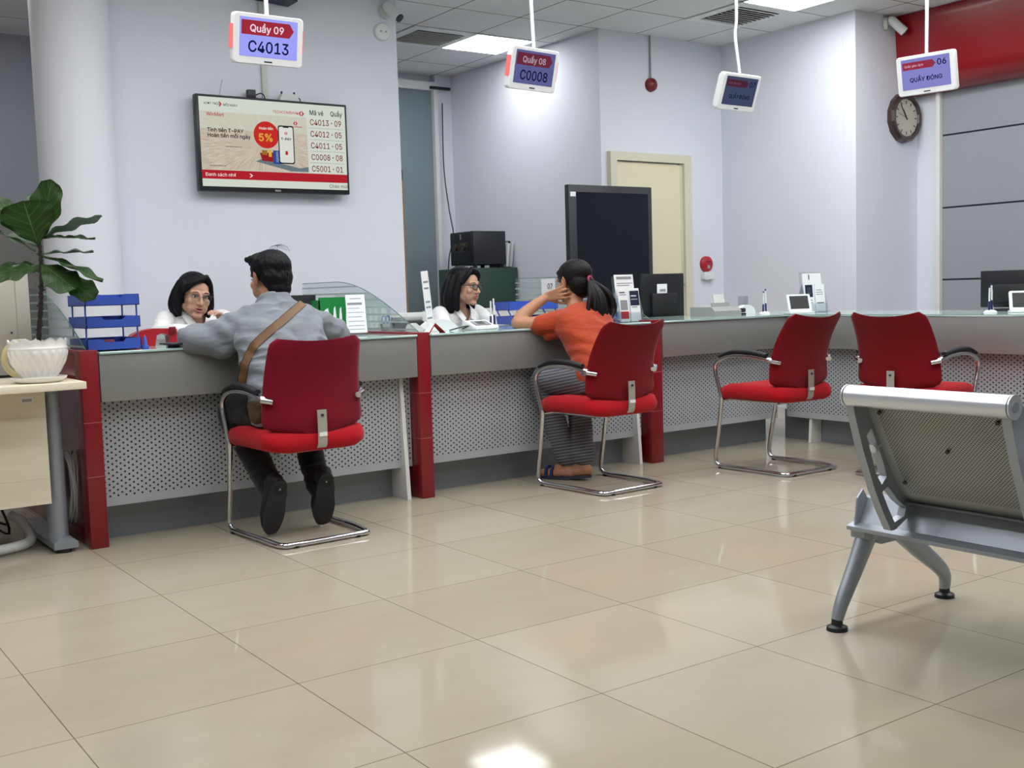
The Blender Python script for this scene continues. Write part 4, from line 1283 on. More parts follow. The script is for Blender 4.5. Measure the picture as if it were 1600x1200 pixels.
mb = MB(); mb.box((-0.085, -0.055, 0.014), (0.085, 0.075, 0.022), None, 0.003); mb.build('body', M['black'], pd)
mb = MB(); mb.box((-0.05, -0.03, 0.0), (0.06, 0.06, 0.014)); mb.build('foot', M['black_soft'], pd)

# monitor seen from behind at each inner desk
def monitor(label, x, y, rz, z, w=0.50, h=0.30, lift=0.06, sticker=False):
    r = thing('computer_monitor', label, 'monitor', (x, y, z), rz, 'black computer monitors')
    m = Matrix.Translation((0, 0, lift))
    MB().box((-w / 2, 0.0, 0.0), (w / 2, 0.022, h), m, 0.004).build('housing', M['black'], r)
    MB().box((-w / 2 + 0.012, 0.0215, 0.015), (w / 2 - 0.012, 0.0235, h - 0.012), m).build('screen', M['navy_black'], r)
    MB().box((-w * 0.30, -0.022, h * 0.12), (w * 0.30, 0.001, h * 0.62), m, 0.008).build('rear_cover', M['black_soft'], r)
    mb = MB(); mb.box((-0.03, -0.02, 0.01), (0.03, 0.0, lift + h * 0.3), None, 0.004); mb.build('neck', M['black'], r)
    mb = MB(); mb.box((-0.11, -0.10, 0.0), (0.11, 0.08, 0.012), None, 0.004); mb.build('foot', M['black'], r)
    if sticker:
        MB().box((-0.06, -0.002, 0.62 * h), (0.035, 0.0005, 0.80 * h), m).build('sticker', M['paper'], r)
        MB().box((-0.035, -0.0028, 0.65 * h), (0.02, -0.0018, 0.70 * h), m).build('sticker_print', M['grey_plastic'], r)
    return r
monitor('black monitor seen from behind over the right shoulder of the man in grey', 2.745, 6.05, 0.45, 0.7401, 0.33, 0.27, 0.075)
monitor('black monitor with a white sticker on its back, right of the leaflet holder', 5.41, 5.80, 0.0, 0.7401, 0.40, 0.36, 0.06, True)
dk3 = thing('inner_desk', 'grey inner desk behind the third counter, under the black stickered monitor', 'desk', (5.35, 6.05, 0), group='inner desks')
box('desk_top', (-0.65, -0.32, 0.715), (0.65, 0.33, 0.74), M['off_white'], dk3, 0.003)
for sx in (-1, 1):
    box('leg', (sx * 0.6 - 0.02, -0.28, 0), (sx * 0.6 + 0.02, 0.28, 0.715), M['grey_plastic'], dk3)
monitor('black monitor cut by the right edge of the picture, before the grey wall panels', 6.40, 3.76, -PI / 2, Z, 0.46, 0.225, 0.02)
for k, (bx, by, bz, lab) in enumerate(((5.25, 6.1, 0.7401, 'blue cup in front of the black stickered monitor'),)):
    pass

# green file rack and what stands in it
gr = put('file_rack', 'green plastic file rack with white paper showing, behind the man in grey', 'rack', 2.815, 5.74, 0.0, Z)
mb = MB()
mb.prism([(-0.085, 0.0), (0.085, 0.0), (0.078, 0.205), (-0.085, 0.205)], 0.006)
mb.box((-0.085, 0.0, 0.0), (-0.079, 0.10, 0.19)); mb.box((0.079, 0.0, 0.0), (0.085, 0.10, 0.19)); mb.box((-0.085, 0.0, 0.0), (0.085, 0.10, 0.006))
mb.build('body', M['green'], gr)
for (a_, w_, hh) in ((-0.045, 0.035, 0.145), (0.008, 0.016, 0.155), (0.045, 0.014, 0.150)):
    mb = MB()
    mb.prism([(a_ - w_, 0.02), (a_ + w_ * 0.4, 0.02), (a_ + w_ * 0.7, hh * 0.6), (a_ + w_ * 0.4, hh), (a_ - w_ * 0.2, hh * 0.92), (a_ - w_ * 0.6, hh * 0.5)], 0.001, Matrix.Translation((0, -0.002, 0)))
    mb.build('cutout', M['paper'], gr, smooth=0.3)
# clear leaflet stand
def acrylic_sheet(name, poly, th, parent, m=None, mat=None):
    return MB().prism(poly, th, m).build(name, mat or M['acrylic'], parent, smooth=0)
ls = put('leaflet_stand', 'clear slanted leaflet stand with a printed white sheet, right of the man in grey', 'stand', 2.76, 5.34, -0.30, Z)
m = Matrix.Rotation(-0.24, 4, 'X') @ Matrix.Shear('XZ', 4, (0.10, 0)) if False else Matrix.Rotation(-0.24, 4, 'X')
acrylic_sheet('holder', [(-0.056, 0.0), (0.056, 0.0), (0.056, 0.225), (-0.056, 0.225)], 0.004, ls, m)
sh = acrylic_sheet('sheet', [(-0.052, 0.012), (0.052, 0.012), (0.052, 0.222), (-0.052, 0.222)], 0.0008, ls, m @ Matrix.Translation((0, -0.0015, 0)), M['paper'])
for (za, zb, xa, xb, mt) in ((0.165, 0.178, -0.045, 0.035, 'print'), (0.198, 0.202, -0.03, 0.03, 'print'), (0.145, 0.148, -0.045, 0.02, 'print'), (0.122, 0.125, -0.045, 0.04, 'print'), (0.098, 0.101, -0.045, 0.03, 'print'), (0.074, 0.077, -0.045, 0.04, 'print'), (0.050, 0.053, -0.045, 0.04, 'print'), (0.030, 0.033, -0.045, 0.04, 'print')):
    acrylic_sheet('print_line', [(xa, za), (xb, za), (xb, zb), (xa, zb)], 0.0006, sh, m @ Matrix.Translation((0, -0.0022, 0)), M[mt])
acrylic_sheet('foot', [(-0.056, 0.0), (0.056, 0.0), (0.056, 0.09), (-0.056, 0.09)], 0.004, ls, Matrix.Translation((0, 0, 0.004)) @ Matrix.Rotation(-PI / 2, 4, 'X'))

# scissors in a cup
cu_ = put('pen_cup', 'grey pen cup behind the striped glass, left of the red paper calendar', 'cup', 3.075, 5.60)
MB().lathe([(0.0, 0.0), (0.030, 0.0), (0.032, 0.045), (0.029, 0.045), (0.027, 0.004), (0.0, 0.004)], 24).build('cup', M['grey_plastic'], cu_, smooth=0.5)
sc = put('scissors', 'scissors with blue ring handles standing in the grey pen cup', 'scissors', 3.075, 5.60, 0.0, Z + 0.006)
for sx in (-1, 1):
    MB().tube([(sx * 0.013 + 0.011 * math.cos(a_), 0, 0.064 + 0.021 * math.sin(a_)) for a_ in [2 * PI * q / 20 for q in range(20)]], 0.0045, 8, closed=True).build('handle', M['blue'], sc, smooth=1.0)
    MB().prism([(sx * 0.008, 0.045), (sx * 0.003, 0.045), (-sx * 0.004, 0.0), (-sx * 0.001, 0.0)], 0.002, Matrix.Translation((0, sx * 0.002, 0))).build('blade', M['steel'], sc)
pn_ = put('pen', 'dark pen standing beside the blue scissors', 'pen', 3.095, 5.585, 0, Z + 0.005)
MB().cyl((0, 0, 0), (0.012, 0, 0.075), 0.004, n=10).build('barrel', M['black'], pn_)
# card printer and white tape roll behind the second pillar
cp = put('card_printer', 'low dark grey device with a pale lid behind the curved glass edge', 'printer', 3.23, 5.62, 0.1)
box('body', (-0.075, -0.06, 0.0), (0.075, 0.06, 0.055), M['charcoal'], cp, 0.006)
box('lid', (-0.070, -0.055, 0.055), (0.070, 0.055, 0.078), M['grey_plastic'], cp, 0.006)
wr = put('tape_dispenser', 'white tape dispenser behind the red paper calendar', 'dispenser', 3.10, 5.30, 0.2)
MB().prism([(-0.05, 0.0), (0.05, 0.0), (0.045, 0.02), (0.0, 0.05), (-0.035, 0.045), (-0.05, 0.025)], 0.035).build('body', M['off_white'], wr, smooth=0.5)
# folded red and white paper calendar
pc = put('paper_calendar', 'folded red and white paper calendar standing on the red pillar corner', 'calendar', 3.075, 5.075, 0.0)
mb = MB(); mb.sheet([[Vector((-0.045, 0.03, 0.0)), Vector((-0.045, -0.03, 0.0))], [Vector((0.0, 0.02, 0.052)), Vector((0.0, -0.02, 0.052))], [Vector((0.055, 0.03, 0.0)), Vector((0.055, -0.03, 0.0))]], 0.002)
mb.build('card', M['print_red'], pc, smooth=0)
mb = MB(); mb.sheet([[Vector((-0.046, 0.028, 0.005)), Vector((-0.046, -0.026, 0.005))], [Vector((-0.006, 0.02, 0.052)), Vector((-0.006, -0.018, 0.052))]], 0.001)
mb.build('page', M['paper'], pc, smooth=0)
# tall narrow printed strip
tl = put('notice_strip', 'tall narrow white printed notice leaning left beside the second teller', 'notice', 3.195, 5.30, 0.0)
m = Matrix.Rotation(-0.10, 4, 'Y')
MB().prism([(-0.022, 0.0), (0.022, 0.0), (0.022, 0.335), (-0.022, 0.335)], 0.004, m).build('sheet', M['paper'], tl)
for zz in (0.27, 0.235, 0.16, 0.13, 0.07):
    MB().prism([(-0.015, zz), (0.015, zz), (0.015, zz + 0.010), (-0.015, zz + 0.010)], 0.001, m @ Matrix.Translation((0, -0.001, 0))).build('print_line', M['print'], tl)
box('foot', (-0.03, -0.015, 0), (0.03, 0.025, 0.006), M['off_white'], tl)
# white telephone base, cable loop, terminal
ph = put('desk_telephone', 'low white curved telephone on the worktop before the second teller', 'telephone', 3.34, 5.42, 0.0)
pts = [(-0.11 + 0.22 * k / 12, 0.010 + 0.050 * math.sin(PI * k / 12) ** 0.7) for k in range(13)]
MB().prism([(-0.11, 0.0)] + pts + [(0.11, 0.0)], 0.09).build('body', M['white_plastic'], ph, smooth=0.7)
tag(MB().tube(spline([(3.25, 5.20, Z + 0.004), (3.30, 5.17, Z + 0.018), (3.37, 5.19, Z + 0.024), (3.365, 5.25, Z + 0.006)], 7), 0.0035, 8).build('black_cord', M['black'], smooth=1.0), 'thin black cord looping over the worktop left of the white terminal', 'cord')
tm = put('counter_terminal', 'white counter terminal with a dark display before the second teller', 'terminal', 3.462, 5.20, 0.10)
m = Matrix.Identity(4)
mb = MB(); mb.loft([[Vector((xx, py, pz)) for (py, pz) in ((-0.05, 0.0), (-0.05, 0.012), (0.055, 0.052), (0.075, 0.050), (0.075, 0.0))] for xx in (-0.080, 0.080)])
bmesh.ops.bevel(mb.b, geom=mb.b.edges[:], offset=0.004, segments=2, affect='EDGES')
mb.build('body', M['white_plastic'], tm, smooth=0.5)
m = Matrix.Translation((0, 0.0, 0.0325)) @ Matrix.Rotation(math.atan2(0.04, 0.105), 4, 'X')
MB().box((-0.055, -0.022, 0.0), (0.055, 0.034, 0.0035), m).build('display', M['print'], tm)
MB().box((-0.03, -0.012, 0.003), (0.02, 0.026, 0.0045), m).build('digits', M['black'], tm)
# twin pen stands
def twin_pens(x, y, label, curl=0.0):
    r = put('twin_pen_stand', label, 'pens', x, y, 0.0, Z, 'twin counter pens')
    MB().lathe([(0.0, 0.0), (0.036, 0.0), (0.036, 0.006), (0.026, 0.016), (0.0, 0.020)], 24).build('base', M['white_plastic'], r, smooth=0.7)
    for sx, ln in ((-1, 0.0), (1, 0.014)):
        a_, b2 = Vector((sx * 0.014, 0, 0.012)), Vector((sx * 0.010, 0, 0.145 + ln))
        p = MB().cyl(a_, a_.lerp(b2, 0.42), 0.0062, n=12).build('socket', M['blue_dark'], r)
        q = MB().cyl(a_.lerp(b2, 0.40), b2, 0.0046, n=12).build('pen', M['white_plastic'], r)
        MB().cyl(b2, b2 + Vector((0, 0, 0.010)), 0.005, n=12).build('pen_tip', M['blue_dark'] if curl == 0 else M['white_plastic'], q)
    MB().tube(spline([(0.030, 0.0, 0.012), (0.026, 0.005, 0.06), (0.018, 0.0, 0.13)], 6), 0.003, 6).build('cord', M['white_plastic'], r)
    return r
twin_pens(3.665, 5.385, 'pair of white and navy counter pens right of the white terminal', 1)
twin_pens(5.77, 5.19, 'pair of white and navy counter pens left of the small white tablet')
twin_pens(5.965, 3.655, 'pair of white and navy counter pens before the monitor at the right edge')
tray_stack('two-tier blue letter tray stack behind the raised forearm of the woman', 4.08, 5.50, -0.15, 2, 0.088, 0.34, 0.24, 0.03, M['blue'], -0.01)
# numbered notice on the third glass divider
nt = thing('counter_notice', 'white notice with a red number 07 on the glass behind the woman in orange', 'notice', (4.574, 6.035, 0.955))
MB().box((-0.003, -0.075, 0.0), (0.0, 0.075, 0.19)).build('sheet', M['paper'], nt)
text('number', '07', 0.07, M['print_red'], nt, (0.055, 0, 0.14), Matrix.Translation((-0.004, 0, 0)) @ Matrix.Rotation(-PI / 2, 4, 'Z') , 0.012, 'RIGHT')
# leaflet holders
def brochure_holder(label, x, y, rz, kind):
    r = put('leaflet_holder', label, 'leaflets', x, y, rz, Z)
    w = 0.088
    tilt = Matrix.Rotation(-0.12, 4, 'X')
    acrylic_sheet('back_plate', [(-w, 0.0), (w, 0.0), (w, 0.28), (-w, 0.28)], 0.003, r, Matrix.Translation((0, 0.055, 0)) @ tilt)
    acrylic_sheet('front_plate', [(-w, 0.0), (w, 0.0), (w, 0.06), (-w, 0.06)], 0.003, r, Matrix.Translation((0, 0.0, 0)) @ tilt)
    for sx in (-1, 1):
        acrylic_sheet('side_plate', [(0.0, 0.0), (0.10, 0.0), (0.085, 0.13), (0.05, 0.20), (0.0, 0.05)], 0.003, r, Matrix.Translation((sx * w, 0, 0)) @ Matrix.Rotation(PI / 2, 4, 'Z'))
    acrylic_sheet('base_plate', [(-w, 0.0), (w, 0.0), (w, 0.10), (-w, 0.10)], 0.003, r, Matrix.Translation((0, 0.0, 0.003)) @ Matrix.Rotation(-PI / 2, 4, 'X') @ Matrix.Rotation(PI, 4, 'Z') @ Matrix.Rotation(PI, 4, 'Y'))
    return r, w, tilt
def leaflet(name, label, holder, x0, x1, y0, z0, z1, tiltm, marks, th=0.004):
    o = thing(name, label, 'leaflet', holder.location, holder.rotation_euler.z)
    mm = Matrix.Translation((0, y0, 0)) @ tiltm
    MB().prism([(x0, z0), (x1, z0), (x1, z1), (x0, z1)], th, mm).build('paper', M['paper'], o, smooth=0)
    for (xa, za, xb, zb, mt) in marks:
        MB().prism([(xa, za), (xb, za), (xb, zb), (xa, zb)], 0.0006, mm @ Matrix.Translation((0, -0.0008, 0))).build('print', M[mt], o, smooth=0)
    return o
h1, w, tl_ = brochure_holder('clear leaflet holder beside the ponytail of the woman in orange', 4.475, 5.07, 0.0, 0)
leaflet('leaflet', 'tall white leaflet with grey print at the back of the left holder', h1, -0.075, 0.075, 0.044, 0.012, 0.290, tl_, [(-0.06, 0.262, 0.06, 0.278, 'print'), (-0.06, 0.235, 0.065, 0.240, 'print'), (-0.06, 0.222, 0.04, 0.227, 'print')])
leaflet('leaflet', 'white leaflet with a red block at its foot, front left of the left holder', h1, -0.084, -0.004, 0.014, 0.004, 0.205, tl_, [(-0.074, 0.022, -0.012, 0.066, 'print_red'), (-0.072, 0.075, -0.016, 0.135, 'print'), (-0.074, 0.178, -0.03, 0.184, 'ink'), (-0.074, 0.165, -0.02, 0.170, 'print')])
leaflet('leaflet', 'white and navy leaflet at the front right of the left holder', h1, 0.004, 0.084, 0.014, 0.004, 0.205, tl_, [(0.008, 0.100, 0.080, 0.190, 'ink'), (0.016, 0.155, 0.06, 0.163, 'paper'), (0.016, 0.135, 0.066, 0.141, 'paper'), (0.016, 0.088, 0.06, 0.094, 'print')])
h2, w, tl_ = brochure_holder('clear leaflet holder behind the small white tablet on the right', 6.18, 5.08, -0.25, 1)
leaflet('leaflet', 'leaflet with a dark photograph at the front left of the right holder', h2, -0.085, -0.002, 0.014, 0.004, 0.205, tl_, [(-0.075, 0.105, -0.015, 0.190, 'ink'), (-0.060, 0.125, -0.030, 0.172, 'print'), (-0.075, 0.08, -0.02, 0.086, 'print'), (-0.075, 0.062, -0.02, 0.068, 'print')])
leaflet('leaflet', 'plain pale leaflet at the front right of the right holder', h2, 0.004, 0.084, 0.014, 0.004, 0.195, tl_, [(0.014, 0.060, 0.074, 0.066, 'ink'), (0.014, 0.15, 0.06, 0.155, 'print'), (0.014, 0.135, 0.07, 0.140, 'print'), (0.014, 0.12, 0.07, 0.125, 'print')])
leaflet('leaflet', 'tall blank white leaflet at the back of the right holder', h2, -0.07, 0.085, 0.044, 0.02, 0.270, tl_, [(-0.02, 0.225, -0.012, 0.262, 'ink')])
# counter printer with feed guides
pr_ = put('receipt_printer', 'pale grey counter printer with an upright paper guide near the corner', 'printer', 5.44, 5.32, 0.0)
mb = MB(); mb.loft([[Vector((xx, py, pz)) for (py, pz) in ((-0.11, 0.0), (-0.11, 0.035), (-0.08, 0.062), (0.12, 0.062), (0.12, 0.0))] for xx in (-0.125, 0.125)])
mb.build('body', M['grey_plastic'], pr_, smooth=0.4)
m = Matrix.Translation((0, -0.05, 0.058)) @ Matrix.Rotation(-0.25, 4, 'X')
MB().prism([(-0.085, 0.0), (0.085, 0.0), (0.085, 0.032), (-0.085, 0.032)], 0.008, m).build('guide', M['grey_plastic'], pr_)
MB().prism([(-0.05, 0.02), (0.05, 0.02), (0.055, 0.092), (-0.045, 0.092)], 0.006, m @ Matrix.Translation((0, 0.01, 0))).build('paper_guide', M['off_white'], pr_)
box('rear_tray', (0.02, 0.12, 0.055), (0.18, 0.2, 0.065), M['off_white'], pr_)
kb = put('stapler', 'small black stapler between the printer and the white tape stand', 'stapler', 5.675, 5.33, 0.0)
mb = MB(); mb.box((-0.035, -0.03, 0), (0.035, 0.05, 0.012), None, 0.003); mb.box((-0.033, -0.03, 0.016), (0.033, 0.05, 0.045), None, 0.006); mb.box((-0.03, 0.03, 0.01), (0.03, 0.05, 0.02)); mb.build('body', M['black'], kb)
td = put('tape_dispenser', 'white tape dispenser with a clear paper slip left of the twin pens', 'dispenser', 5.79, 5.36, 0.0)
pts = [(0.075 * math.cos(PI - PI * k / 12), 0.012 + 0.052 * math.sin(PI * k / 12)) for k in range(13)]
MB().prism([(-0.08, 0.0)] + pts + [(0.08, 0.0)], 0.045).build('body', M['white_plastic'], td, smooth=0.6)
acrylic_sheet('slip', [(-0.04, 0.03), (0.06, 0.03), (0.06, 0.125), (-0.04, 0.125)], 0.003, td, Matrix.Translation((0, 0.05, 0)))
tb = put('display_tablet', 'small white tablet with a dark screen tilted on the corner worktop', 'tablet', 5.925, 5.02, -0.45)
m = Matrix.Translation((0, -0.02, 0.010)) @ Matrix.Rotation(-0.35, 4, 'X')
mb = MB(); mb.loft([[m @ Vector((px, yy, pz + 0.065)) for (px, pz) in rounded(0.165, 0.122, 0.010)] for yy in (0.0, 0.012)])
mb.build('housing', M['white_plastic'], tb, smooth=0.4)
MB().prism([(-0.066, 0.022), (0.066, 0.022), (0.066, 0.114), (-0.066, 0.114)], 0.001, m @ Matrix.Translation((0, -0.001, 0))).build('screen', M['black'], tb)
box('stand', (-0.08, -0.03, 0.0), (0.10, 0.09, 0.012), M['white_plastic'], tb, 0.004)
wt = put('display_tablet', 'white tablet cut by the right edge, beside the last twin pens', 'tablet', 6.06, 3.50, -0.9)
m = Matrix.Translation((0, -0.02, 0.010)) @ Matrix.Rotation(-0.45, 4, 'X')
mb = MB(); mb.loft([[m @ Vector((px, yy, pz + 0.065)) for (px, pz) in rounded(0.165, 0.122, 0.010)] for yy in (0.0, 0.012)])
mb.build('housing', M['white_plastic'], wt, smooth=0.4)
MB().prism([(-0.066, 0.022), (0.066, 0.022), (0.066, 0.114), (-0.066, 0.114)], 0.001, m @ Matrix.Translation((0, -0.001, 0))).build('screen', M['black'], wt)
box('stand', (-0.08, -0.03, 0.0), (0.08, 0.09, 0.012), M['white_plastic'], wt, 0.004)
# low white partition behind the second teller
lp_ = thing('low_partition', 'low white partition behind the second teller', 'partition', (4.50, 6.85, 0))
box('panel', (-0.42, 0.0, 0.0), (0.62, 0.03, 0.93), M['white_board'], lp_)
box('cap_rail', (-0.42, -0.008, 0.93), (0.62, 0.038, 0.948), M['white_plastic'], lp_, 0.003)
# office chairs of the tellers
def office_chair(label, x, y, mat, top=0.96):
    r = thing('office_chair', label, 'chair', (x, y, 0), 0.0, 'office chairs')
    for k in range(5):
        a_ = 2 * PI * k / 5 + 0.3
        MB().cyl((0, 0, 0.09), (0.28 * math.cos(a_), 0.28 * math.sin(a_), 0.065), 0.022, 0.014, 10).build('star_leg', M['black'], r)
        MB().cyl((0.28 * math.cos(a_) - 0.02, 0.28 * math.sin(a_), 0.028), (0.28 * math.cos(a_) + 0.02, 0.28 * math.sin(a_), 0.028), 0.028, n=14).build('caster', M['black'], r)
    MB().cyl((0, 0, 0.09), (0, 0, 0.42), 0.025, n=14).build('column', M['black'], r)
    box('seat', (-0.23, -0.22, 0.42), (0.23, 0.22, 0.475), mat, r, 0.02)
    MB().box((-0.22, 0.20, 0.54), (0.22, 0.24, top), Matrix.Rotation(-0.06, 4, 'X'), 0.018).build('backrest', mat, r)
    box('back_bar', (-0.03, 0.18, 0.40), (0.03, 0.215, 0.60), M['black'], r)
    return r
office_chair('grey office chair mostly hidden behind the first teller', 2.06, 6.34, M['grey_plastic'], 0.84)
office_chair('pale office chair whose backrest shows beside the second teller', 3.80, 6.36, M['off_white'])

# ------------------------------------------------------------------ behind the counter
gc = thing('green_cabinet', 'dark green metal cabinet under the black safe', 'cabinet', (5.695, 8.53, 0))
box('body', (-0.255, -0.22, 0.0), (0.255, 0.33, 1.283), M['green_metal'], gc, 0.004)
box('door', (-0.245, -0.228, 0.05), (0.245, -0.221, 1.26), M['green_metal'], gc, 0.002)
sf = thing('safe', 'black safe with a dial plate on top of the green cabinet', 'safe', (5.68, 8.54, 1.284))
box('body', (-0.18, -0.19, 0.03), (0.175, 0.19, 0.33), M['charcoal'], sf, 0.006)
for (px, py) in ((-0.14, -0.15), (0.14, -0.15), (-0.14, 0.15), (0.14, 0.15)):
    MB().cyl((px, py, 0.0), (px, py, 0.031), 0.02, n=12).build('foot', M['black'], sf)
# the dial side faces left (-x)
dr = box('door', (-0.189, -0.178, 0.045), (-0.179, 0.178, 0.318), M['black'], sf, 0.003)
dp = pbr('safe_dial_plate', rgb(86, 82, 74), 0.35, metal=0.7)
mb = MB()
rr = rounded(0.24, 0.085, 0.035)
mb.loft([[Vector((xx, px, pz + 0.19)) for (px, pz) in rr] for xx in (-0.196, -0.188)])
mb.build('dial_plate', dp, dr, smooth=0.5)
for py in (-0.06, 0.075):
    MB().cyl((-0.196, py, 0.19), (-0.218, py, 0.19), 0.031, n=20).build('dial', dp, dr, smooth=0.5)
MB().cyl((-0.192, 0.0, 0.26), (-0.192, 0.0, 0.31), 0.008, n=10).build('lever', M['steel'], dr)
for k, (an, lab, mt) in enumerate(((0.18, 'open white file of papers leaning against the right side of the safe', 'paper'), (0.22, 'pale grey folder leaning on the white file beside the safe', 'off_white'))):
    f = thing('paper_file', lab, 'file', (5.862 + 0.040 * k, 8.50, 1.2925), 0.0, 'files beside the safe')
    m = Matrix.Rotation(an * 0.6, 4, 'Y')
    MB().box((0.0, -0.14, 0.0), (0.024, 0.14, 0.225), m, 0.002).build('sheets', M[mt], f)
    if k == 0:
        MB().box((0.002, -0.142, 0.215), (0.026, -0.10, 0.235), m).build('clip', M['black'], f)
cb_ = tag(MB().tube(spline([(5.82, 9.30, 2.9), (5.80, 9.28, 2.3), (5.79, 9.2, 1.9), (5.74, 9.05, 1.6), (5.60, 8.92, 1.40), (5.55, 8.90, 1.0)], 8), 0.006, 8).build('hanging_cable', M['charcoal'], smooth=1.0), 'thin dark cable hanging down beside the frosted glass door', 'cable')
# big black panel
bk = thing('display_board', 'large black framed board standing in front of the cream door', 'board', (5.60, 6.62, 0))
box('panel', (-0.37, 0.0, 0.10), (0.47, 0.05, 1.855), M['charcoal'], bk, 0.006)
box('recess', (-0.295, -0.004, 0.16), (0.425, 0.0, 1.80), M['navy_black'], bk)
box('sticker', (-0.355, -0.006, 1.765), (-0.305, -0.0005, 1.80), M['paper'], bk)
for sx in (-0.32, 0.42):
    box('foot', (sx - 0.03, -0.16, 0.0), (sx + 0.03, 0.2, 0.10), M['charcoal'], bk)

# things on the maple desk behind the fig, and the grey cabinet further back
mc = thing('grey_machine', 'beige grey metal machine on the maple desk behind the fig', 'machine', (0.86, 5.40, 0.753))
M['beige'] = pbr('machine_beige', rgb(176, 172, 160), 0.5, var=0.05, scale=4)
box('housing', (-0.36, 0.0, 0.075), (0.275, 0.26, 0.47), M['beige'], mc, 0.006)
box('base', (-0.36, -0.03, 0.012), (0.255, 0.26, 0.075), M['grey_plastic'], mc, 0.004)
box('plinth', (-0.34, -0.02, 0.0), (0.235, 0.25, 0.012), M['black'], mc)
for (px, pz) in ((0.19, 0.20), (0.16, 0.03)):
    MB().cyl((px, -0.032 if pz < 0.1 else 0.0, pz), (px, -0.036 if pz < 0.1 else -0.004, pz), 0.005, n=10).build('screw', M['charcoal'], mc)
box('seam', (0.215, -0.001, 0.09), (0.218, 0.001, 0.46), M['grey_plastic'], mc)
rl = thing('tape_roll', 'pale yellow roll of tape standing behind the white pot', 'tape', (1.045, 5.20, 0.753), 0.2)
MB().tube([(0.075 * math.cos(a_), 0, 0.089 + 0.075 * math.sin(a_)) for a_ in [2 * PI * q / 36 for q in range(36)]], 0.013, 10, closed=True).build('roll', pbr('yellowed_tape', rgb(196, 188, 140), 0.5), rl, smooth=1.2)
gcb = thing('tall_grey_cabinet', 'tall grey cabinet with a white label behind the fig, left of the column', 'cabinet', (1.55, 8.35, 0))
M['cab_grey'] = pbr('cabinet_grey', rgb(140, 138, 134), 0.55)
box('body', (-0.80, 0.0, 0.0), (0.72, 0.45, 1.755), M['cab_grey'], gcb, 0.004)
box('label_plate', (-0.02, -0.006, 1.685), (0.16, -0.001, 1.725), M['paper'], gcb)
for k in range(2):
    box('door', (-0.79 + 0.755 * k, -0.006, 0.05), (-0.04 + 0.755 * k, -0.001, 1.66), M['cab_grey'], gcb)
# ------------------------------------------------------------------ people
M['skin'] = pbr('skin_light', rgb(196, 152, 126), 0.5, spec=0.35, var=0.06, scale=30)
M['skin_tan'] = pbr('skin_tan', rgb(176, 128, 98), 0.5, spec=0.35, var=0.06, scale=30)
for k in ('skin', 'skin_tan'):
    bs = [n for n in M[k].node_tree.nodes if n.type == 'BSDF_PRINCIPLED'][0]
    bs.inputs['Subsurface Weight'].default_value = 0.08
    bs.inputs['Subsurface Radius'].default_value = (0.01, 0.004, 0.002)
    bs.inputs['Subsurface Scale'].default_value = 0.5
M['lips'] = pbr('lips', rgb(174, 96, 90), 0.4)
M['eye_white'] = pbr('eye_white', rgb(214, 208, 204), 0.3)
M['iris'] = pbr('dark_iris', rgb(24, 16, 14), 0.2)
M['brow'] = pbr('dark_brow', rgb(44, 34, 32), 0.8)
def hair_mat(name, c1, c2):
    t = NT(name)
    vec, x, y, z = t.coords()
    n1 = t.noise(t.scaled(vec, 160, 160, 14), 1.0, 4, 0.6)
    b = t.bsdf(t.mix(n1, c1, c2), 0.5, 0, 0.18)
    t.bump(b, n1, 0.6, 0.004)
    return t.m
M['hair'] = hair_mat('black_hair', rgb(5, 6, 9), rgb(16, 17, 21))
M['hair_brown'] = hair_mat('dark_brown_hair', rgb(9, 7, 9), rgb(26, 21, 23))
def cloth(name, c, var=0.10, rough=0.85):
    t = NT(name)
    vec, x, y, z = t.coords()
    n2 = t.noise(vec, 6, 5)
    col = t.mix(n2, tuple(k * (1 - var) for k in c[:3]) + (1,), c)
    b = t.bsdf(col, rough, 0, 0.25)
    b.inputs['Sheen Weight'].default_value = 0.15
    t.bump(b, t.noise(t.scaled(vec, 20, 20, 46), 1.0, 4, 0.5), 0.45, 0.012)
    return t.m
M['jacket'] = cloth('grey_jacket_cloth', rgb(126, 131, 138))
M['white_shirt'] = cloth('white_shirt_cloth', rgb(226, 226, 226), 0.04)
M['orange'] = cloth('orange_cotton', rgb(164, 62, 32), 0.10)
M['dark_trousers'] = cloth('black_trousers_cloth', rgb(17, 18, 22), 0.15)
t = NT('fine_striped_cloth')
vec, x, y, z = t.coords()
s = t.math('LESS_THAN', t.math('FRACT', t.math('DIVIDE', t.math('ADD', z, t.math('MULTIPLY', y, 0.2)), 0.017)), 0.45)
b = t.bsdf(t.mix(s, rgb(82, 84, 90), rgb(122, 124, 129)), 0.85, 0, 0.2)
M['striped'] = t.m
M['shoe'] = pbr('black_shoe', rgb(20, 21, 25), 0.6, bump=0.3, bscale=80)
M['sole'] = pbr('dark_sole', rgb(34, 35, 40), 0.55, bump=0.4, bscale=120)
M['tan_strap'] = pbr('tan_leather', rgb(122, 90, 56), 0.55, var=0.15, scale=20)
M['strap_edge'] = pbr('dark_strap_edge', rgb(48, 36, 26), 0.6)
M['frame_dark'] = pbr('dark_glasses_frame', rgb(34, 22, 22), 0.3)
M['frame_thin'] = pbr('thin_metal_frame', rgb(92, 84, 84), 0.3, metal=0.8)

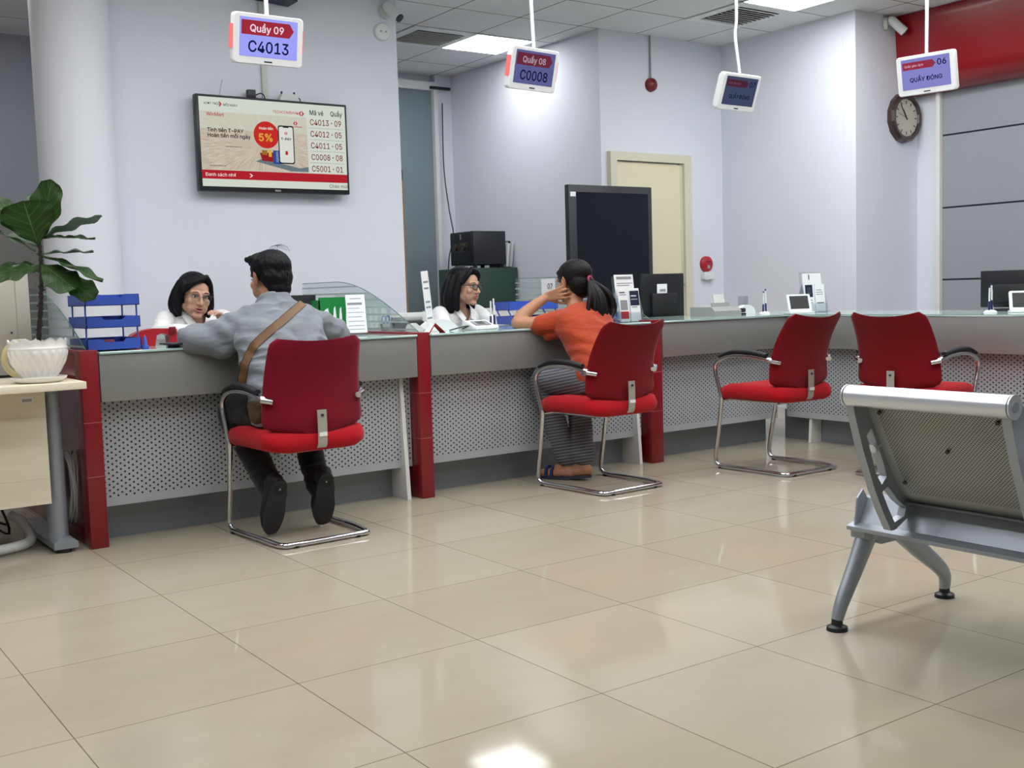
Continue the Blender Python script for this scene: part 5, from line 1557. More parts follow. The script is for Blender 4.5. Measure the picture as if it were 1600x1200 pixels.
def V(*a):
    return Vector(a)
class Blob(MB):
    """overlapping solids, later fused to one skin"""
    def cap(s, p0, p1, r0, r1=None, n=14):
        r1 = r0 if r1 is None else r1
        s.tube([p0, p1], [r0, r1], n)
        s.ball(p0, r0, seg=n, rings=8); s.ball(p1, r1, seg=n, rings=8)
        return s
    def chain(s, pts, rs, n=14):
        for i in range(len(pts) - 1):
            s.cap(pts[i], pts[i + 1], rs[i], rs[i + 1], n)
        return s
    def limb(s, pts, rs, k=5, n=16):
        """smooth tapered limb through the points"""
        P = spline(pts, k)
        R = [q.x for q in spline([(r, 0, 0) for r in rs], k)]
        s.tube(P, R, n)
        s.ball(P[0], R[0], seg=n, rings=8); s.ball(P[-1], R[-1], seg=n, rings=8)
        return s
    def trunk(s, secs, n=28, k=4):
        """secs: (centre, half width, half depth, right vector, forward vector)"""
        cs = spline([q[0] for q in secs], k)
        wd = spline([(q[1], q[2], 0) for q in secs], k)
        rv = spline([q[3] for q in secs], k)
        fv = spline([q[4] for q in secs], k)
        rings = []
        for c, w, r_, f_ in zip(cs, wd, rv, fv):
            r_ = r_.normalized(); f_ = f_.normalized()
            ring = []
            for i in range(n):
                a_ = 2 * PI * i / n
                ca, sa = math.cos(a_), math.sin(a_)
                e = 0.85
                ring.append(c + r_ * (w.x * math.copysign(abs(ca) ** e, ca)) + f_ * (w.y * math.copysign(abs(sa) ** e, sa)))
            rings.append(ring)
        return s.loft(rings)
    def fuse(s, name, mat, parent, voxel, smooth=3, disp=None, cut=None):
        bmesh.ops.recalc_face_normals(s.b, faces=s.b.faces[:])
        me = bpy.data.meshes.new(name)
        s.b.to_mesh(me); s.b.free()
        o = bpy.data.objects.new(name, me)
        C.objects.link(o)
        m = o.modifiers.new('fuse', 'REMESH'); m.mode = 'VOXEL'; m.voxel_size = voxel; m.adaptivity = 0
        if smooth:
            q = o.modifiers.new('soft', 'SMOOTH'); q.iterations = smooth; q.factor = 0.6
        dg = bpy.context.evaluated_depsgraph_get()
        out = bpy.data.meshes.new_from_object(o.evaluated_get(dg))
        bpy.data.objects.remove(o); bpy.data.meshes.remove(me)
        if disp or cut:
            bm = bmesh.new(); bm.from_mesh(out); bm.normal_update()
            if disp:
                new = [(v, v.co + v.normal * disp(v.co, v.normal)) for v in bm.verts]
                for v, c in new:
                    v.co = c
            if cut:
                dead = [v for v in bm.verts if cut(v.co)]
                bmesh.ops.delete(bm, geom=dead, context='VERTS')
            bm.to_mesh(out); bm.free()
        out.name = name
        out.materials.clear(); out.materials.append(mat)
        return link(name, out, parent, 3.2)
def folds(amp, fx=9.0, fz=26.0, seed=0.0, tilt=0.4):
    def f(p, n):
        q = Vector((p.x * fx + seed, p.y * fx + p.z * fz * tilt, p.z * fz * (1 - tilt * 0.3)))
        a_ = noise.noise(q)
        b_ = noise.noise(Vector((p.x * 5 + 7.1 + seed, p.y * 5, p.z * 7)))
        return amp * ((1 - abs(a_) * 2.6) * max(0.15, 0.5 + b_))
    return f
def frame_for(c, face, tilt=0.0, nod=0.0):
    """head matrix: local x right of the person, y to the face, z up"""
    f_ = Vector(face).normalized()
    up = Vector((0, 0, 1))
    r_ = f_.cross(up).normalized()
    u = r_.cross(f_).normalized()
    m = Matrix(((r_.x, f_.x, u.x, c[0]), (r_.y, f_.y, u.y, c[1]), (r_.z, f_.z, u.z, c[2]), (0, 0, 0, 1)))
    return m @ Matrix.Rotation(tilt, 4, 'Y') @ Matrix.Rotation(nod, 4, 'X')
def head_shapes(b, m, s=1.0):
    def T(*p):
        return m @ (Vector(p) * s)
    rot = m.to_3x3().to_4x4()
    def E(c, r):
        b.ball(T(*c), tuple(q * s for q in r), rot, 24, 16)
    E((0, -0.018, 0.035), (0.074, 0.092, 0.083))
    E((0, 0.030, 0.040), (0.060, 0.054, 0.052))
    E((0, 0.030, -0.030), (0.060, 0.060, 0.078))
    E((0, 0.036, -0.078), (0.044, 0.044, 0.034))
    for sx in (-1, 1):
        b.cap(T(sx * 0.050, 0.005, -0.062), T(sx * 0.012, 0.068, -0.098), 0.018 * s, 0.016 * s)
        E((sx * 0.040, 0.064, -0.024), (0.024, 0.019, 0.024))
        E((sx * 0.034, 0.056, -0.056), (0.024, 0.026, 0.034))
        b.cap(T(sx * 0.046, 0.070, 0.026), T(sx * 0.012, 0.082, 0.024), 0.010 * s, 0.011 * s)
        E((sx * 0.0105, 0.096, -0.033), (0.0085, 0.010, 0.0075))
        # ear
        E((sx * 0.079, 0.002, -0.006), (0.008, 0.019, 0.033))
        b.chain([T(sx * 0.077, 0.014, -0.034), T(sx * 0.088, -0.010, -0.018), T(sx * 0.092, -0.016, 0.008), T(sx * 0.088, -0.004, 0.027), T(sx * 0.079, 0.014, 0.018)], [0.0056 * s] * 5, 8)
    E((0, 0.074, -0.100), (0.020, 0.016, 0.016))
    b.chain([T(0, 0.082, 0.018), T(0, 0.094, -0.006), T(0, 0.107, -0.029)], [0.0085 * s, 0.0085 * s, 0.0115 * s])
    E((0, 0.078, -0.060), (0.026, 0.016, 0.020))
    return T, rot
def face_parts(parent, m, s=1.0, mouth_open=0.0, lips=True, brows=True):
    def T(*p):
        return m @ (Vector(p) * s)
    rot = m.to_3x3().to_4x4()
    mb = MB(); me_ = MB(); ml = MB()
    for sx in (-1, 1):
        mb.ball(T(sx * 0.031, 0.0775, 0.006), (0.0145 * s, 0.0085 * s, 0.0062 * s), rot, 14, 10)
        me_.ball(T(sx * 0.031, 0.0835, 0.0055), (0.0058 * s, 0.0040 * s, 0.0056 * s), rot, 12, 8)
        ml.tube([T(sx * 0.015, 0.084, 0.006), T(sx * 0.024, 0.0865, 0.0115), T(sx * 0.035, 0.085, 0.0118), T(sx * 0.046, 0.0785, 0.007)], 0.0018 * s, 6)
    mb.build('eyes', M['eye_white'], parent); me_.build('irises', M['iris'], parent); ml.build('lashes', M['brow'], parent)
    if brows:
        br = MB()
        for sx in (-1, 1):
            br.tube([T(sx * 0.015, 0.0910, 0.028), T(sx * 0.030, 0.0890, 0.032), T(sx * 0.049, 0.0775, 0.026)], [0.0016 * s, 0.0019 * s, 0.0010 * s], 8)
        br.build('eyebrows', M['brow'], parent)
    if lips:
        lp = MB()
        o = mouth_open
        lp.tube([T(-0.023, 0.0855, -0.060), T(-0.009, 0.0945, -0.0555), T(0, 0.0955, -0.057), T(0.009, 0.0945, -0.0555), T(0.023, 0.0855, -0.060)], [0.0018 * s, 0.0042 * s, 0.0042 * s, 0.0042 * s, 0.0018 * s], 8)
        lp.tube([T(-0.022, 0.0855, -0.061 - o), T(-0.009, 0.0935, -0.0675 - o), T(0, 0.0945, -0.0685 - o), T(0.009, 0.0935, -0.0675 - o), T(0.022, 0.0855, -0.061 - o)], [0.0018 * s, 0.0048 * s, 0.0052 * s, 0.0048 * s, 0.0018 * s], 8)
        lp.build('lips', M['lips'], parent)
        if o > 0:
            MB().ball(T(0, 0.0915, -0.062), (0.016 * s, 0.004 * s, (0.003 + o * 0.5) * s), rot, 12, 8).build('mouth_gap', M['iris'], parent)
def glasses(parent, m, s, mat, r=0.0022, round_=True):
    def T(*p):
        return m @ (Vector(p) * s)
    mb = MB()
    g = thing if False else None
    lens = MB()
    for sx in (-1, 1):
        pts = []
        for k in range(24):
            a_ = 2 * PI * k / 24
            e = 1.0 if round_ else 0.72
            cx_, cz_ = math.copysign(abs(math.cos(a_)) ** e, math.cos(a_)), math.copysign(abs(math.sin(a_)) ** e, math.sin(a_))
            pts.append(T(sx * 0.033 + 0.0235 * cx_, 0.103 - abs(sx * 0.033 + 0.0235 * cx_) * 0.10, 0.002 + 0.0185 * cz_))
        mb.tube(pts, r, 6, closed=True)
        lens.b.faces.new([lens.b.verts.new(p) for p in pts])
        mb.tube([T(sx * 0.056, 0.098, 0.010), T(sx * 0.073, 0.085, 0.012), T(sx * 0.083, 0.0, 0.012), T(sx * 0.080, -0.02, 0.0)], r, 6)
    mb.tube([T(-0.010, 0.103, 0.006), T(0, 0.106, 0.009), T(0.010, 0.103, 0.006)], r, 6)
    o = mb.build('glasses', mat, parent)
    lens.build('lenses', M['lens'], o, smooth=0)
    return o
def hand(b, wrist, fdir, palm, s=1.0, curl=0.5, side=1, thumb=None, spread=0.10):
    """wrist point, finger direction, palm normal (towards what is touched)"""
    f_ = Vector(fdir).normalized()
    pn_ = Vector(palm).normalized()
    pn_ = (pn_ - f_ * pn_.dot(f_)).normalized()
    sd = f_.cross(pn_).normalized() * side
    w = Vector(wrist)
    L_ = 0.085 * s
    for k in range(4):
        o = (k - 1.5) * 0.0185 * s
        b.cap(w + sd * o * 0.6, w + f_ * L_ + sd * o, 0.0135 * s, 0.0105 * s, 10)
    lens_ = (0.066, 0.074, 0.070, 0.055)
    for k in range(4):
        o = (k - 1.5) * 0.0200 * s
        p = w + f_ * L_ + sd * o
        d = (f_ + sd * (k - 1.5) * spread).normalized()
        segs = (0.45, 0.31, 0.24)
        c_ = curl
        for q, fr in enumerate(segs):
            ax = d
            d = (d * math.cos(c_ * (0.6 + 0.35 * q)) + pn_ * math.sin(c_ * (0.6 + 0.35 * q))).normalized()
            p2 = p + d * lens_[k] * fr * s * (1.0 if k else 0.98)
            b.cap(p, p2, (0.0088 - 0.0008 * q) * s, (0.0080 - 0.0009 * q) * s, 10)
            p = p2
    tb = w + f_ * 0.022 * s - sd * 0.022 * s
    td = (f_ * 0.75 - sd * 0.62 + pn_ * 0.35).normalized() if thumb is None else Vector(thumb).normalized()
    p1 = tb + td * 0.040 * s
    d2 = (td + f_ * 0.5).normalized()
    p2 = p1 + d2 * 0.030 * s
    b.cap(tb, p1, 0.0135 * s, 0.0105 * s, 10); b.cap(p1, p2, 0.0100 * s, 0.0088 * s, 10); b.cap(p2, p2 + (d2 + f_ * 0.3).normalized() * 0.022 * s, 0.0088 * s, 0.0068 * s, 10)
def ray_y(o, x, z, back=4.0, dirn=(0, 1, 0), origin=None):
    org = Vector((x, back, z)) if origin is None else Vector(origin)
    hit, loc, nor, idx = o.ray_cast(org, Vector(dirn))
    return (loc, nor) if hit else (None, None)

# ---- the man in the grey jacket -------------------------------------------------
XR, YF = V(1, 0, 0), V(0, 1, 0)
def lean(a_):
    return V(0, math.cos(a_), -math.sin(a_))
man = thing('person', 'man with short black hair in a grey jacket, seated with his back turned', 'person', (2.07, 4.62, 0.0))
man_o = V(2.07, 4.62, 0.0)
def W2(o):
    """builders work in world space; move the mesh under its thing's origin"""
    par = o.parent
    off = Vector(par.location) if par.parent is None else Vector((0, 0, 0))
    o.data.transform(Matrix.Translation(-off))
    return o
def rebase(root):
    for ch in list(root.children):
        ch.data.transform(Matrix.Translation(-Vector(root.location)))
        for g in ch.children:
            g.data.transform(Matrix.Translation(-Vector(root.location)))
hm = frame_for((2.118, 4.985, 1.168), (-0.25, 0.97, -0.12), 0.03, -0.05)
b = Blob()
head_shapes(b, hm, 0.97)
b.limb([hm @ V(0, -0.02, -0.05), V(2.11, 4.945, 1.06), V(2.105, 4.90, 1.00)], [0.056, 0.056, 0.070])
b.trunk([(V(2.07, 4.62, 0.52), 0.155, 0.115, XR, YF), (V(2.07, 4.65, 0.62), 0.155, 0.105, XR, lean(.2)), (V(2.08, 4.73, 0.76), 0.15, 0.10, XR, lean(.4)), (V(2.09, 4.83, 0.88), 0.165, 0.095, XR, lean(.5)), (V(2.10, 4.885, 0.955), 0.14, 0.070, XR, lean(.6)), (V(2.105, 4.91, 1.0), 0.075, 0.05, XR, lean(.6))])
mL = [V(1.965, 4.915, 0.945), V(1.80, 4.955, 0.915), V(1.735, 5.03, 0.905), V(1.83, 5.17, 0.905), V(1.93, 5.27, 0.905)]
mR = [V(2.255, 4.91, 0.945), V(2.41, 4.955, 0.925), V(2.47, 5.03, 0.905), V(2.40, 5.17, 0.905), V(2.28, 5.27, 0.905)]
for P_ in (mL, mR):
    b.limb(P_, [0.052, 0.046, 0.040, 0.036, 0.028])
hand(b, V(1.94, 5.28, 0.900), (0.75, 0.55, -0.05), (0, 0, -1), 1.0, 0.35, -1)
hand(b, V(2.27, 5.28, 0.900), (-0.75, 0.55, -0.05), (0, 0, -1), 1.0, 0.35, 1)
legs = {}
for sx, hip, knee, ank, toe in ((-1, V(1.98, 4.66, 0.565), V(1.905, 4.985, 0.545), V(1.955, 4.665, 0.195), V(1.945, 4.665, 0.02)), (1, V(2.16, 4.66, 0.565), V(2.235, 4.985, 0.545), V(2.195, 4.70, 0.195), V(2.215, 4.70, 0.02))):
    b.limb([hip, hip.lerp(knee, 0.5), knee, knee.lerp(ank, 0.4), ank], [0.082, 0.072, 0.054, 0.050, 0.036])
    legs[sx] = (hip, knee, ank, toe)
b.fuse('body', M['skin_tan'], man, 0.005, 3)
mb = MB(); 
hd = man
# short hair
b = Blob()
def HT(*p):
    return hm @ (Vector(p) * 0.97)
rot = hm.to_3x3().to_4x4()
b.ball(HT(0, -0.028, 0.050), (0.092, 0.104, 0.082), rot, 28, 18)
b.ball(HT(0, -0.062, -0.005), (0.083, 0.062, 0.074), rot, 24, 16)
b.ball(HT(0, -0.072, -0.062), (0.064, 0.038, 0.045), rot, 20, 12)
b.ball(HT(0.0, 0.028, 0.090), (0.078, 0.060, 0.042), rot, 20, 12)
for sx in (-1, 1):
    b.ball(HT(sx * 0.062, -0.030, 0.025), (0.026, 0.052, 0.046), rot, 20, 12)
    b.cap(HT(sx * 0.072, 0.026, 0.050), HT(sx * 0.074, 0.022, 0.005), 0.012, 0.007)
rr = random.Random(3)
for k in range(46):
    a_ = rr.uniform(-1.2, 1.2); q = rr.uniform(-0.6, 0.9)
    p = HT(math.sin(a_) * 0.066, -0.02 + q * 0.075, 0.122 - 0.050 * abs(math.sin(a_)) ** 2 - 0.018 * q * q)
    b.cap(p, p + (rot @ V(math.sin(a_) * 0.012, rr.uniform(-0.012, 0.022), rr.uniform(-0.002, 0.010))), 0.011, 0.005, 8)
for k in range(9):
    x_ = -0.055 + 0.11 * k / 8
    b.cap(HT(x_, 0.045, 0.104), HT(x_ * 1.08 - 0.006, 0.066, 0.103 - 0.006 * (k % 3)), 0.018, 0.014, 8)
hair = b.fuse('hair', M['hair'], man, 0.004, 6, lambda p, n: 0.0030 * noise.noise(Vector((p.x * 90, p.y * 90, p.z * 45))))
mb = MB()
for k in range(5):
    base = HT(-0.020 + 0.012 * k, -0.050, 0.120)
    mb.tube(spline([base, base + rot @ V(0.010, -0.010, 0.022 + 0.003 * k), base + rot @ V(0.030 + 0.003 * k, -0.024, 0.024), base + rot @ V(0.042 + 0.002 * k, -0.036, 0.008 - 0.003 * k)], 5), 0.0009, 5)
mb.build('cowlick', M['hair'], hair)
face_parts(man, hm, 0.97)
# grey jacket
b = Blob()
b.trunk([(V(2.065, 4.625, 0.515), 0.205, 0.150, XR, YF), (V(2.065, 4.64, 0.60), 0.200, 0.142, XR, lean(.2)), (V(2.075, 4.72, 0.76), 0.202, 0.130, XR, lean(.35)), (V(2.09, 4.81, 0.89), 0.214, 0.120, XR, lean(.5)), (V(2.103, 4.875, 0.970), 0.198, 0.095, XR, lean(.6)), (V(2.108, 4.905, 1.020), 0.135, 0.078, XR, lean(.6)), (V(2.112, 4.930, 1.055), 0.080, 0.070, XR, lean(.6))])
b.limb([V(1.975, 4.905, 0.970), V(1.895, 4.925, 0.930), V(1.81, 4.955, 0.895), V(1.725, 4.990, 0.893), V(1.79, 5.10, 0.912), V(1.905, 5.235, 0.910)], [0.070, 0.078, 0.076, 0.062, 0.054, 0.045], 6, 18)
b.limb([V(1.935, 4.91, 0.92), V(1.87, 4.925, 0.868), V(1.775, 4.950, 0.858)], [0.055, 0.056, 0.044], 5, 16)
b.limb([V(2.245, 4.89, 0.970), V(2.325, 4.905, 0.935), V(2.40, 4.935, 0.905), V(2.46, 4.985, 0.897), V(2.42, 5.10, 0.910), V(2.30, 5.235, 0.910)], [0.070, 0.074, 0.070, 0.060, 0.052, 0.045], 6, 18)
# collar
for k in range(14):
    a0, a1 = 2 * PI * k / 14, 2 * PI * (k + 1) / 14
    c_ = V(2.113, 4.938, 1.062)
    b.cap(c_ + V(0.072 * math.cos(a0), 0.066 * math.sin(a0), 0.006 - 0.022 * math.sin(a0)), c_ + V(0.072 * math.cos(a1), 0.066 * math.sin(a1), 0.006 - 0.022 * math.sin(a1)), 0.015, 0.015, 8)
fj = folds(0.0095, 8.0, 22.0, 2.0, 0.45)
def jd(p, n):
    d = fj(p, n)
    # radiating pulls from shoulder to elbow and across the back
    d += 0.0045 * math.sin((p.z * 60 + p.x * 42 if p.x < 2.1 else p.z * 60 - p.x * 38) + 3 * noise.noise(p * 6)) * (1 if p.z > 0.62 else 0.4)
    return d
jacket = b.fuse('jacket', M['jacket'], man, 0.0065, 4, jd)
# trousers
b = Blob()
b.trunk([(V(2.07, 4.60, 0.515), 0.17, 0.10, XR, YF), (V(2.07, 4.62, 0.58), 0.185, 0.13, XR, YF), (V(2.07, 4.64, 0.66), 0.17, 0.12, XR, YF)])
for sx in (-1, 1):
    hip, knee, ank, toe = legs[sx]
    b.limb([hip + V(0, 0, 0.0), hip.lerp(knee, 0.5) + V(0, 0, 0.005), knee, knee.lerp(ank, 0.5), ank + V(0, 0.01, 0.01)], [0.100, 0.088, 0.072, 0.064, 0.056], 6, 18)
b.fuse('trousers', M['dark_trousers'], man, 0.007, 3, folds(0.006, 10, 26, 5.0))
# trainers, toes on the floor and soles turned back
for sx in (-1, 1):
    hip, knee, ank, toe = legs[sx]
    tq = V(toe.x, toe.y + 0.02, 0.0)
    heel = ank + V(0.0, -0.085, 0.04)
    ax = (heel - tq)
    up_ = (V(0.15 * sx, 1.0, 0.25))
    ax_n = ax.normalized(); sd = ax_n.cross(up_).normalized(); nr = sd.cross(ax_n).normalized()
    if nr.y < 0:
        nr = -nr
    L_ = 0.275
    start = V(tq.x, tq.y, 0.012) 
    b = Blob()
    rings = []
    prof = [(0.0, 0.020, 0.016), (0.03, 0.042, 0.032), (0.09, 0.054, 0.050), (0.14, 0.050, 0.062), (0.19, 0.045, 0.074), (0.235, 0.044, 0.080), (0.272, 0.034, 0.074), (0.282, 0.016, 0.06)]
    for (l_, w_, h_) in prof:
        ring = []
        for i in range(16):
            a_ = 2 * PI * i / 16
            ring.append(start + ax_n * l_ + sd * (w_ * math.cos(a_)) + nr * (0.014 + h_ * 0.5 + h_ * 0.5 * math.sin(a_)))
        rings.append(ring)
    b.loft(rings)
    b.cap(start + ax_n * 0.20 + nr * 0.05, ank + V(0, 0.01, 0.03), 0.040, 0.044)
    sh = b.fuse('shoe', M['shoe'], man, 0.005, 2)
    mb = MB()
    out = []
    for k in range(28):
        a_ = 2 * PI * k / 28
        l_ = 0.138 + 0.142 * math.cos(a_)
        w_ = (0.053 - 0.010 * math.exp(-((l_ - 0.17) / 0.05) ** 2) + (-0.006 if l_ > 0.2 else 0)) * math.copysign(abs(math.sin(a_)) ** 0.6, math.sin(a_))
        out.append((l_, w_))
    mb.loft([[start + ax_n * l_ + sd * w_ + nr * q for (l_, w_) in out] for q in (0.0, 0.020)])
    so = mb.build('sole', M['sole'], sh, smooth=0.6)
    for r_ in (0.010, 0.020, 0.028):
        MB().tube([start + ax_n * (0.235 + r_ * math.cos(2 * PI * k / 20)) + sd * r_ * math.sin(2 * PI * k / 20) for k in range(20)], 0.0022, 6, closed=True).build('tread_ring', M['shoe'], sh, smooth=1.0)
    MB().ball(start + ax_n * 0.235, 0.005, seg=8, rings=6).build('tread_stud', M['strap_metal'], sh)
# strap of the bag laid on the back of the jacket
bag = thing('shoulder_bag', 'small brown bag on a tan strap across the back of the man in grey', 'bag', (1.875, 4.66, 0.56))
path = [(2.160, 1.060), (2.140, 1.030), (2.070, 0.965), (1.962, 0.880), (1.915, 0.82), (1.885, 0.75), (1.868, 0.69), (1.862, 0.63)]
rows = []
pp = spline([(x_, 0, z_) for (x_, z_) in path], 5)
SD = Vector((0.57, 0.82, 0)).normalized()      # the strap is laid on from behind and the left
last = None
for i, p in enumerate(pp):
    tg = (pp[min(i + 1, len(pp) - 1)] - pp[max(i - 1, 0)]).normalized()
    w_ = Vector((-tg.z, 0, tg.x)) * 0.0185
    row = []
    for q in (-1, -0.35, 0.35, 1):
        c_ = p + w_ * q
        org = V(c_.x, 4.74, c_.z) - SD * 1.2
        loc, nor = ray_y(jacket, 0, 0, 0, SD, org)
        row.append((org, None if loc is None else (loc - org).dot(SD)))
    ok = [d for (_, d) in row if d is not None]
    if not ok:
        continue
    dm = min(ok) - 0.004
    if last is not None and dm > last + 0.05:
        dm = last
    last = dm
    rows.append([o_ + SD * (0.35 * min(d if d is not None else dm, dm + 0.03) + 0.65 * dm) for (o_, d) in row])
mb = MB(); mb.sheet([[q - SD * 0.001 for q in r_] for r_ in rows], 0.003)
strap = mb.build('strap', M['tan_strap'], bag, smooth=1.0)
for k in (0, 3):
    MB().tube([r_[k] - SD * 0.002 for r_ in rows], 0.0022, 6).build('strap_edge', M['strap_edge'], strap, smooth=1.0)
b = Blob()
b.ball((1.868, 4.60, 0.575), (0.032, 0.060, 0.052), None, 20, 12)
b.cap((1.868, 4.575, 0.60), (1.868, 4.63, 0.60), 0.030, 0.030)
pouch = b.fuse('pouch', pbr('olive_brown_cloth', rgb(74, 58, 38), 0.8, bump=0.3), bag, 0.005, 2)
rebase(bag); rebase(man)

# ---- the woman in orange ---------------------------------------------------------
wo = thing('person', 'woman in an orange T-shirt with a ponytail, seated with her cheek on her hand', 'person', (3.86, 4.60, 0.0))
hm = frame_for((3.935, 4.965, 1.108), (-0.22, 0.97, -0.12), 0.08, -0.05)
S_ = 0.97
b = Blob()
head_shapes(b, hm, S_)
b.limb([hm @ V(0, -0.02, -0.05), V(3.925, 4.935, 0.995), V(3.915, 4.90, 0.93)], [0.048, 0.048, 0.060])
b.trunk([(V(3.87, 4.62, 0.52), 0.150, 0.11, XR, YF), (V(3.87, 4.64, 0.62), 0.135, 0.10, XR, lean(.2)), (V(3.88, 4.72, 0.74), 0.125, 0.09, XR, lean(.4)), (V(3.90, 4.82, 0.85), 0.145, 0.095, XR, lean(.5)), (V(3.905, 4.88, 0.915), 0.14, 0.075, XR, lean(.6)), (V(3.915, 4.90, 0.95), 0.075, 0.055, XR, lean(.6))])
wL = [V(3.735, 4.915, 0.900), V(3.665, 4.985, 0.885), V(3.605, 5.045, 0.892)]
b.limb(wL, [0.046, 0.042, 0.036])
b.limb([V(3.600, 5.045, 0.893), V(3.655, 5.055, 0.940), V(3.745, 5.045, 0.998), V(3.798, 5.035, 1.028)], [0.036, 0.038, 0.030, 0.024])
hand(b, V(3.800, 5.033, 1.031), (0.34, -0.80, 0.20), (0.9, 0.35, 0.1), 0.92, 0.40, 1)
wR = [V(4.075, 4.885, 0.895), V(4.14, 4.99, 0.895), V(4.13, 5.09, 0.897), V(4.00, 5.17, 0.90), V(3.92, 5.20, 0.90)]
b.limb(wR, [0.046, 0.042, 0.036, 0.030, 0.024])
hand(b, V(3.915, 5.20, 0.897), (-0.95, 0.2, -0.02), (0, 0, -1), 0.92, 0.3, 1)
wl = {}
for sx, hip, knee, ank in ((-1, V(3.79, 4.66, 0.565), V(3.705, 4.985, 0.565), V(3.835, 4.93, 0.085)), (1, V(3.95, 4.66, 0.565), V(3.965, 4.985, 0.55), V(3.885, 4.845, 0.095))):
    b.limb([hip, hip.lerp(knee, 0.5), knee, knee.lerp(ank, 0.4), ank], [0.082, 0.072, 0.050, 0.048, 0.032])
    wl[sx] = (hip, knee, ank)
# feet: right heel lifted
for sx, heel, ball_, toe in ((-1, V(3.835, 4.90, 0.040), V(3.79, 5.02, 0.030), V(3.765, 5.07, 0.028)), (1, V(3.890, 4.815, 0.055), V(3.845, 4.935, 0.034), V(3.825, 4.985, 0.030))):
    b.chain([wl[sx][2], heel], [0.032, 0.030]); b.chain([heel, ball_, toe], [0.030, 0.030, 0.022]); b.cap(wl[sx][2], ball_, 0.032, 0.028)
b.fuse('body', M['skin_tan'], wo, 0.005, 3)
def HT(*p):
    return hm @ (Vector(p) * S_)
rot = hm.to_3x3().to_4x4()
b = Blob()
b.ball(HT(0, -0.024, 0.048), (0.089, 0.106, 0.084), rot, 28, 18)
b.ball(HT(0, -0.058, -0.012), (0.078, 0.060, 0.078), rot, 24, 16)
b.ball(HT(0, -0.066, -0.065), (0.056, 0.034, 0.036), rot, 20, 12)
for sx in (-1, 1):
    b.ball(HT(sx * 0.063, -0.024, 0.030), (0.026, 0.062, 0.046), rot, 20, 12)
    b.cap(HT(sx * 0.062, 0.046, 0.062), HT(sx * 0.080, 0.010, 0.035), 0.014, 0.012)
hair = b.fuse('hair', M['hair_brown'], wo, 0.004, 3, lambda p, n: 0.0012 * noise.noise(Vector((p.x * 40, p.y * 40, p.z * 90))))
tie = HT(0.0, -0.128, -0.006)
MB().tube([tie + rot @ V(0.017 * math.cos(2 * PI * k / 18), -0.004, 0.017 * math.sin(2 * PI * k / 18)) for k in range(18)], 0.006, 8, closed=True).build('hair_tie', pbr('pink_hair_tie', rgb(170, 60, 96), 0.7), wo)
b = Blob()
rr = random.Random(9)
b.cap(HT(0, -0.105, -0.004), tie, 0.020, 0.015)
for k in range(34):
    a_ = rr.uniform(0, 2 * PI); q = rr.random() ** 0.5
    ox, oz = q * math.cos(a_), q * math.sin(a_)
    ln = rr.uniform(0.82, 1.08)
    p0 = tie + V(ox * 0.010, 0, oz * 0.010)
    end = V(3.985 + ox * 0.062 + 0.02 * (ln - 0.9), 4.765 + oz * 0.024, 1.075 - 0.225 * ln + 0.012 * ox)
    mid = p0.lerp(end, 0.38) + V(0.010 + ox * 0.042, -0.026 + oz * 0.018, 0.012)
    mid2 = p0.lerp(end, 0.72) + V(0.006 + ox * 0.054, -0.014 + oz * 0.022, 0)
    P_ = spline([p0, mid, mid2, end], 5)
    n_ = len(P_)
    b.tube(P_, [0.007 + 0.005 * math.sin(PI * min(1, i / (n_ - 1) * 1.1)) - 0.004 * (i / (n_ - 1)) ** 4 for i in range(n_)], 8)
b.fuse('ponytail', M['hair_brown'], wo, 0.0035, 1)
face_parts(wo, hm, S_)
# orange T-shirt
b = Blob()
b.trunk([(V(3.87, 4.625, 0.545), 0.170, 0.130, XR, YF), (V(3.87, 4.645, 0.63), 0.160, 0.120, XR, lean(.2)), (V(3.88, 4.72, 0.74), 0.152, 0.110, XR, lean(.4)), (V(3.90, 4.81, 0.85), 0.180, 0.112, XR, lean(.5)), (V(3.908, 4.870, 0.925), 0.168, 0.088, XR, lean(.6)), (V(3.918, 4.90, 0.965), 0.085, 0.066, XR, lean(.6))])
b.limb([V(3.80, 4.895, 0.905), V(3.745, 4.925, 0.886), V(3.695, 4.955, 0.874)], [0.060, 0.064, 0.060], 5, 18)
b.limb([V(3.82, 4.88, 0.86), V(3.755, 4.915, 0.832), V(3.725, 4.930, 0.822)], [0.045, 0.042, 0.034], 5, 16)
b.limb([V(4.05, 4.875, 0.905), V(4.105, 4.935, 0.892), V(4.13, 4.985, 0.890)], [0.062, 0.060, 0.056], 5, 18)
ft = folds(0.006, 8.0, 18.0, 11.0, 0.5)
def od(p, n):
    return ft(p, n) + 0.0035 * math.sin(p.z * 70 + p.x * 30 + 3 * noise.noise(p * 7)) * (1 if p.z < 0.86 else 0.3)
b.fuse('t_shirt', M['orange'], wo, 0.0065, 3, od)
b = Blob()
b.trunk([(V(3.87, 4.60, 0.515), 0.165, 0.10, XR, YF), (V(3.87, 4.62, 0.57), 0.172, 0.122, XR, YF), (V(3.87, 4.635, 0.635), 0.155, 0.112, XR, YF)])
for sx in (-1, 1):
    hip, knee, ank = wl[sx]
    end = ank + V(0, 0, 0.045)
    b.limb([hip, hip.lerp(knee, 0.55), knee, knee.lerp(end, 0.5), end], [0.092, 0.080, 0.064, 0.064, 0.064], 6, 18)
b.fuse('trousers', M['striped'], wo, 0.0065, 3, folds(0.005, 9, 18, 3.0))
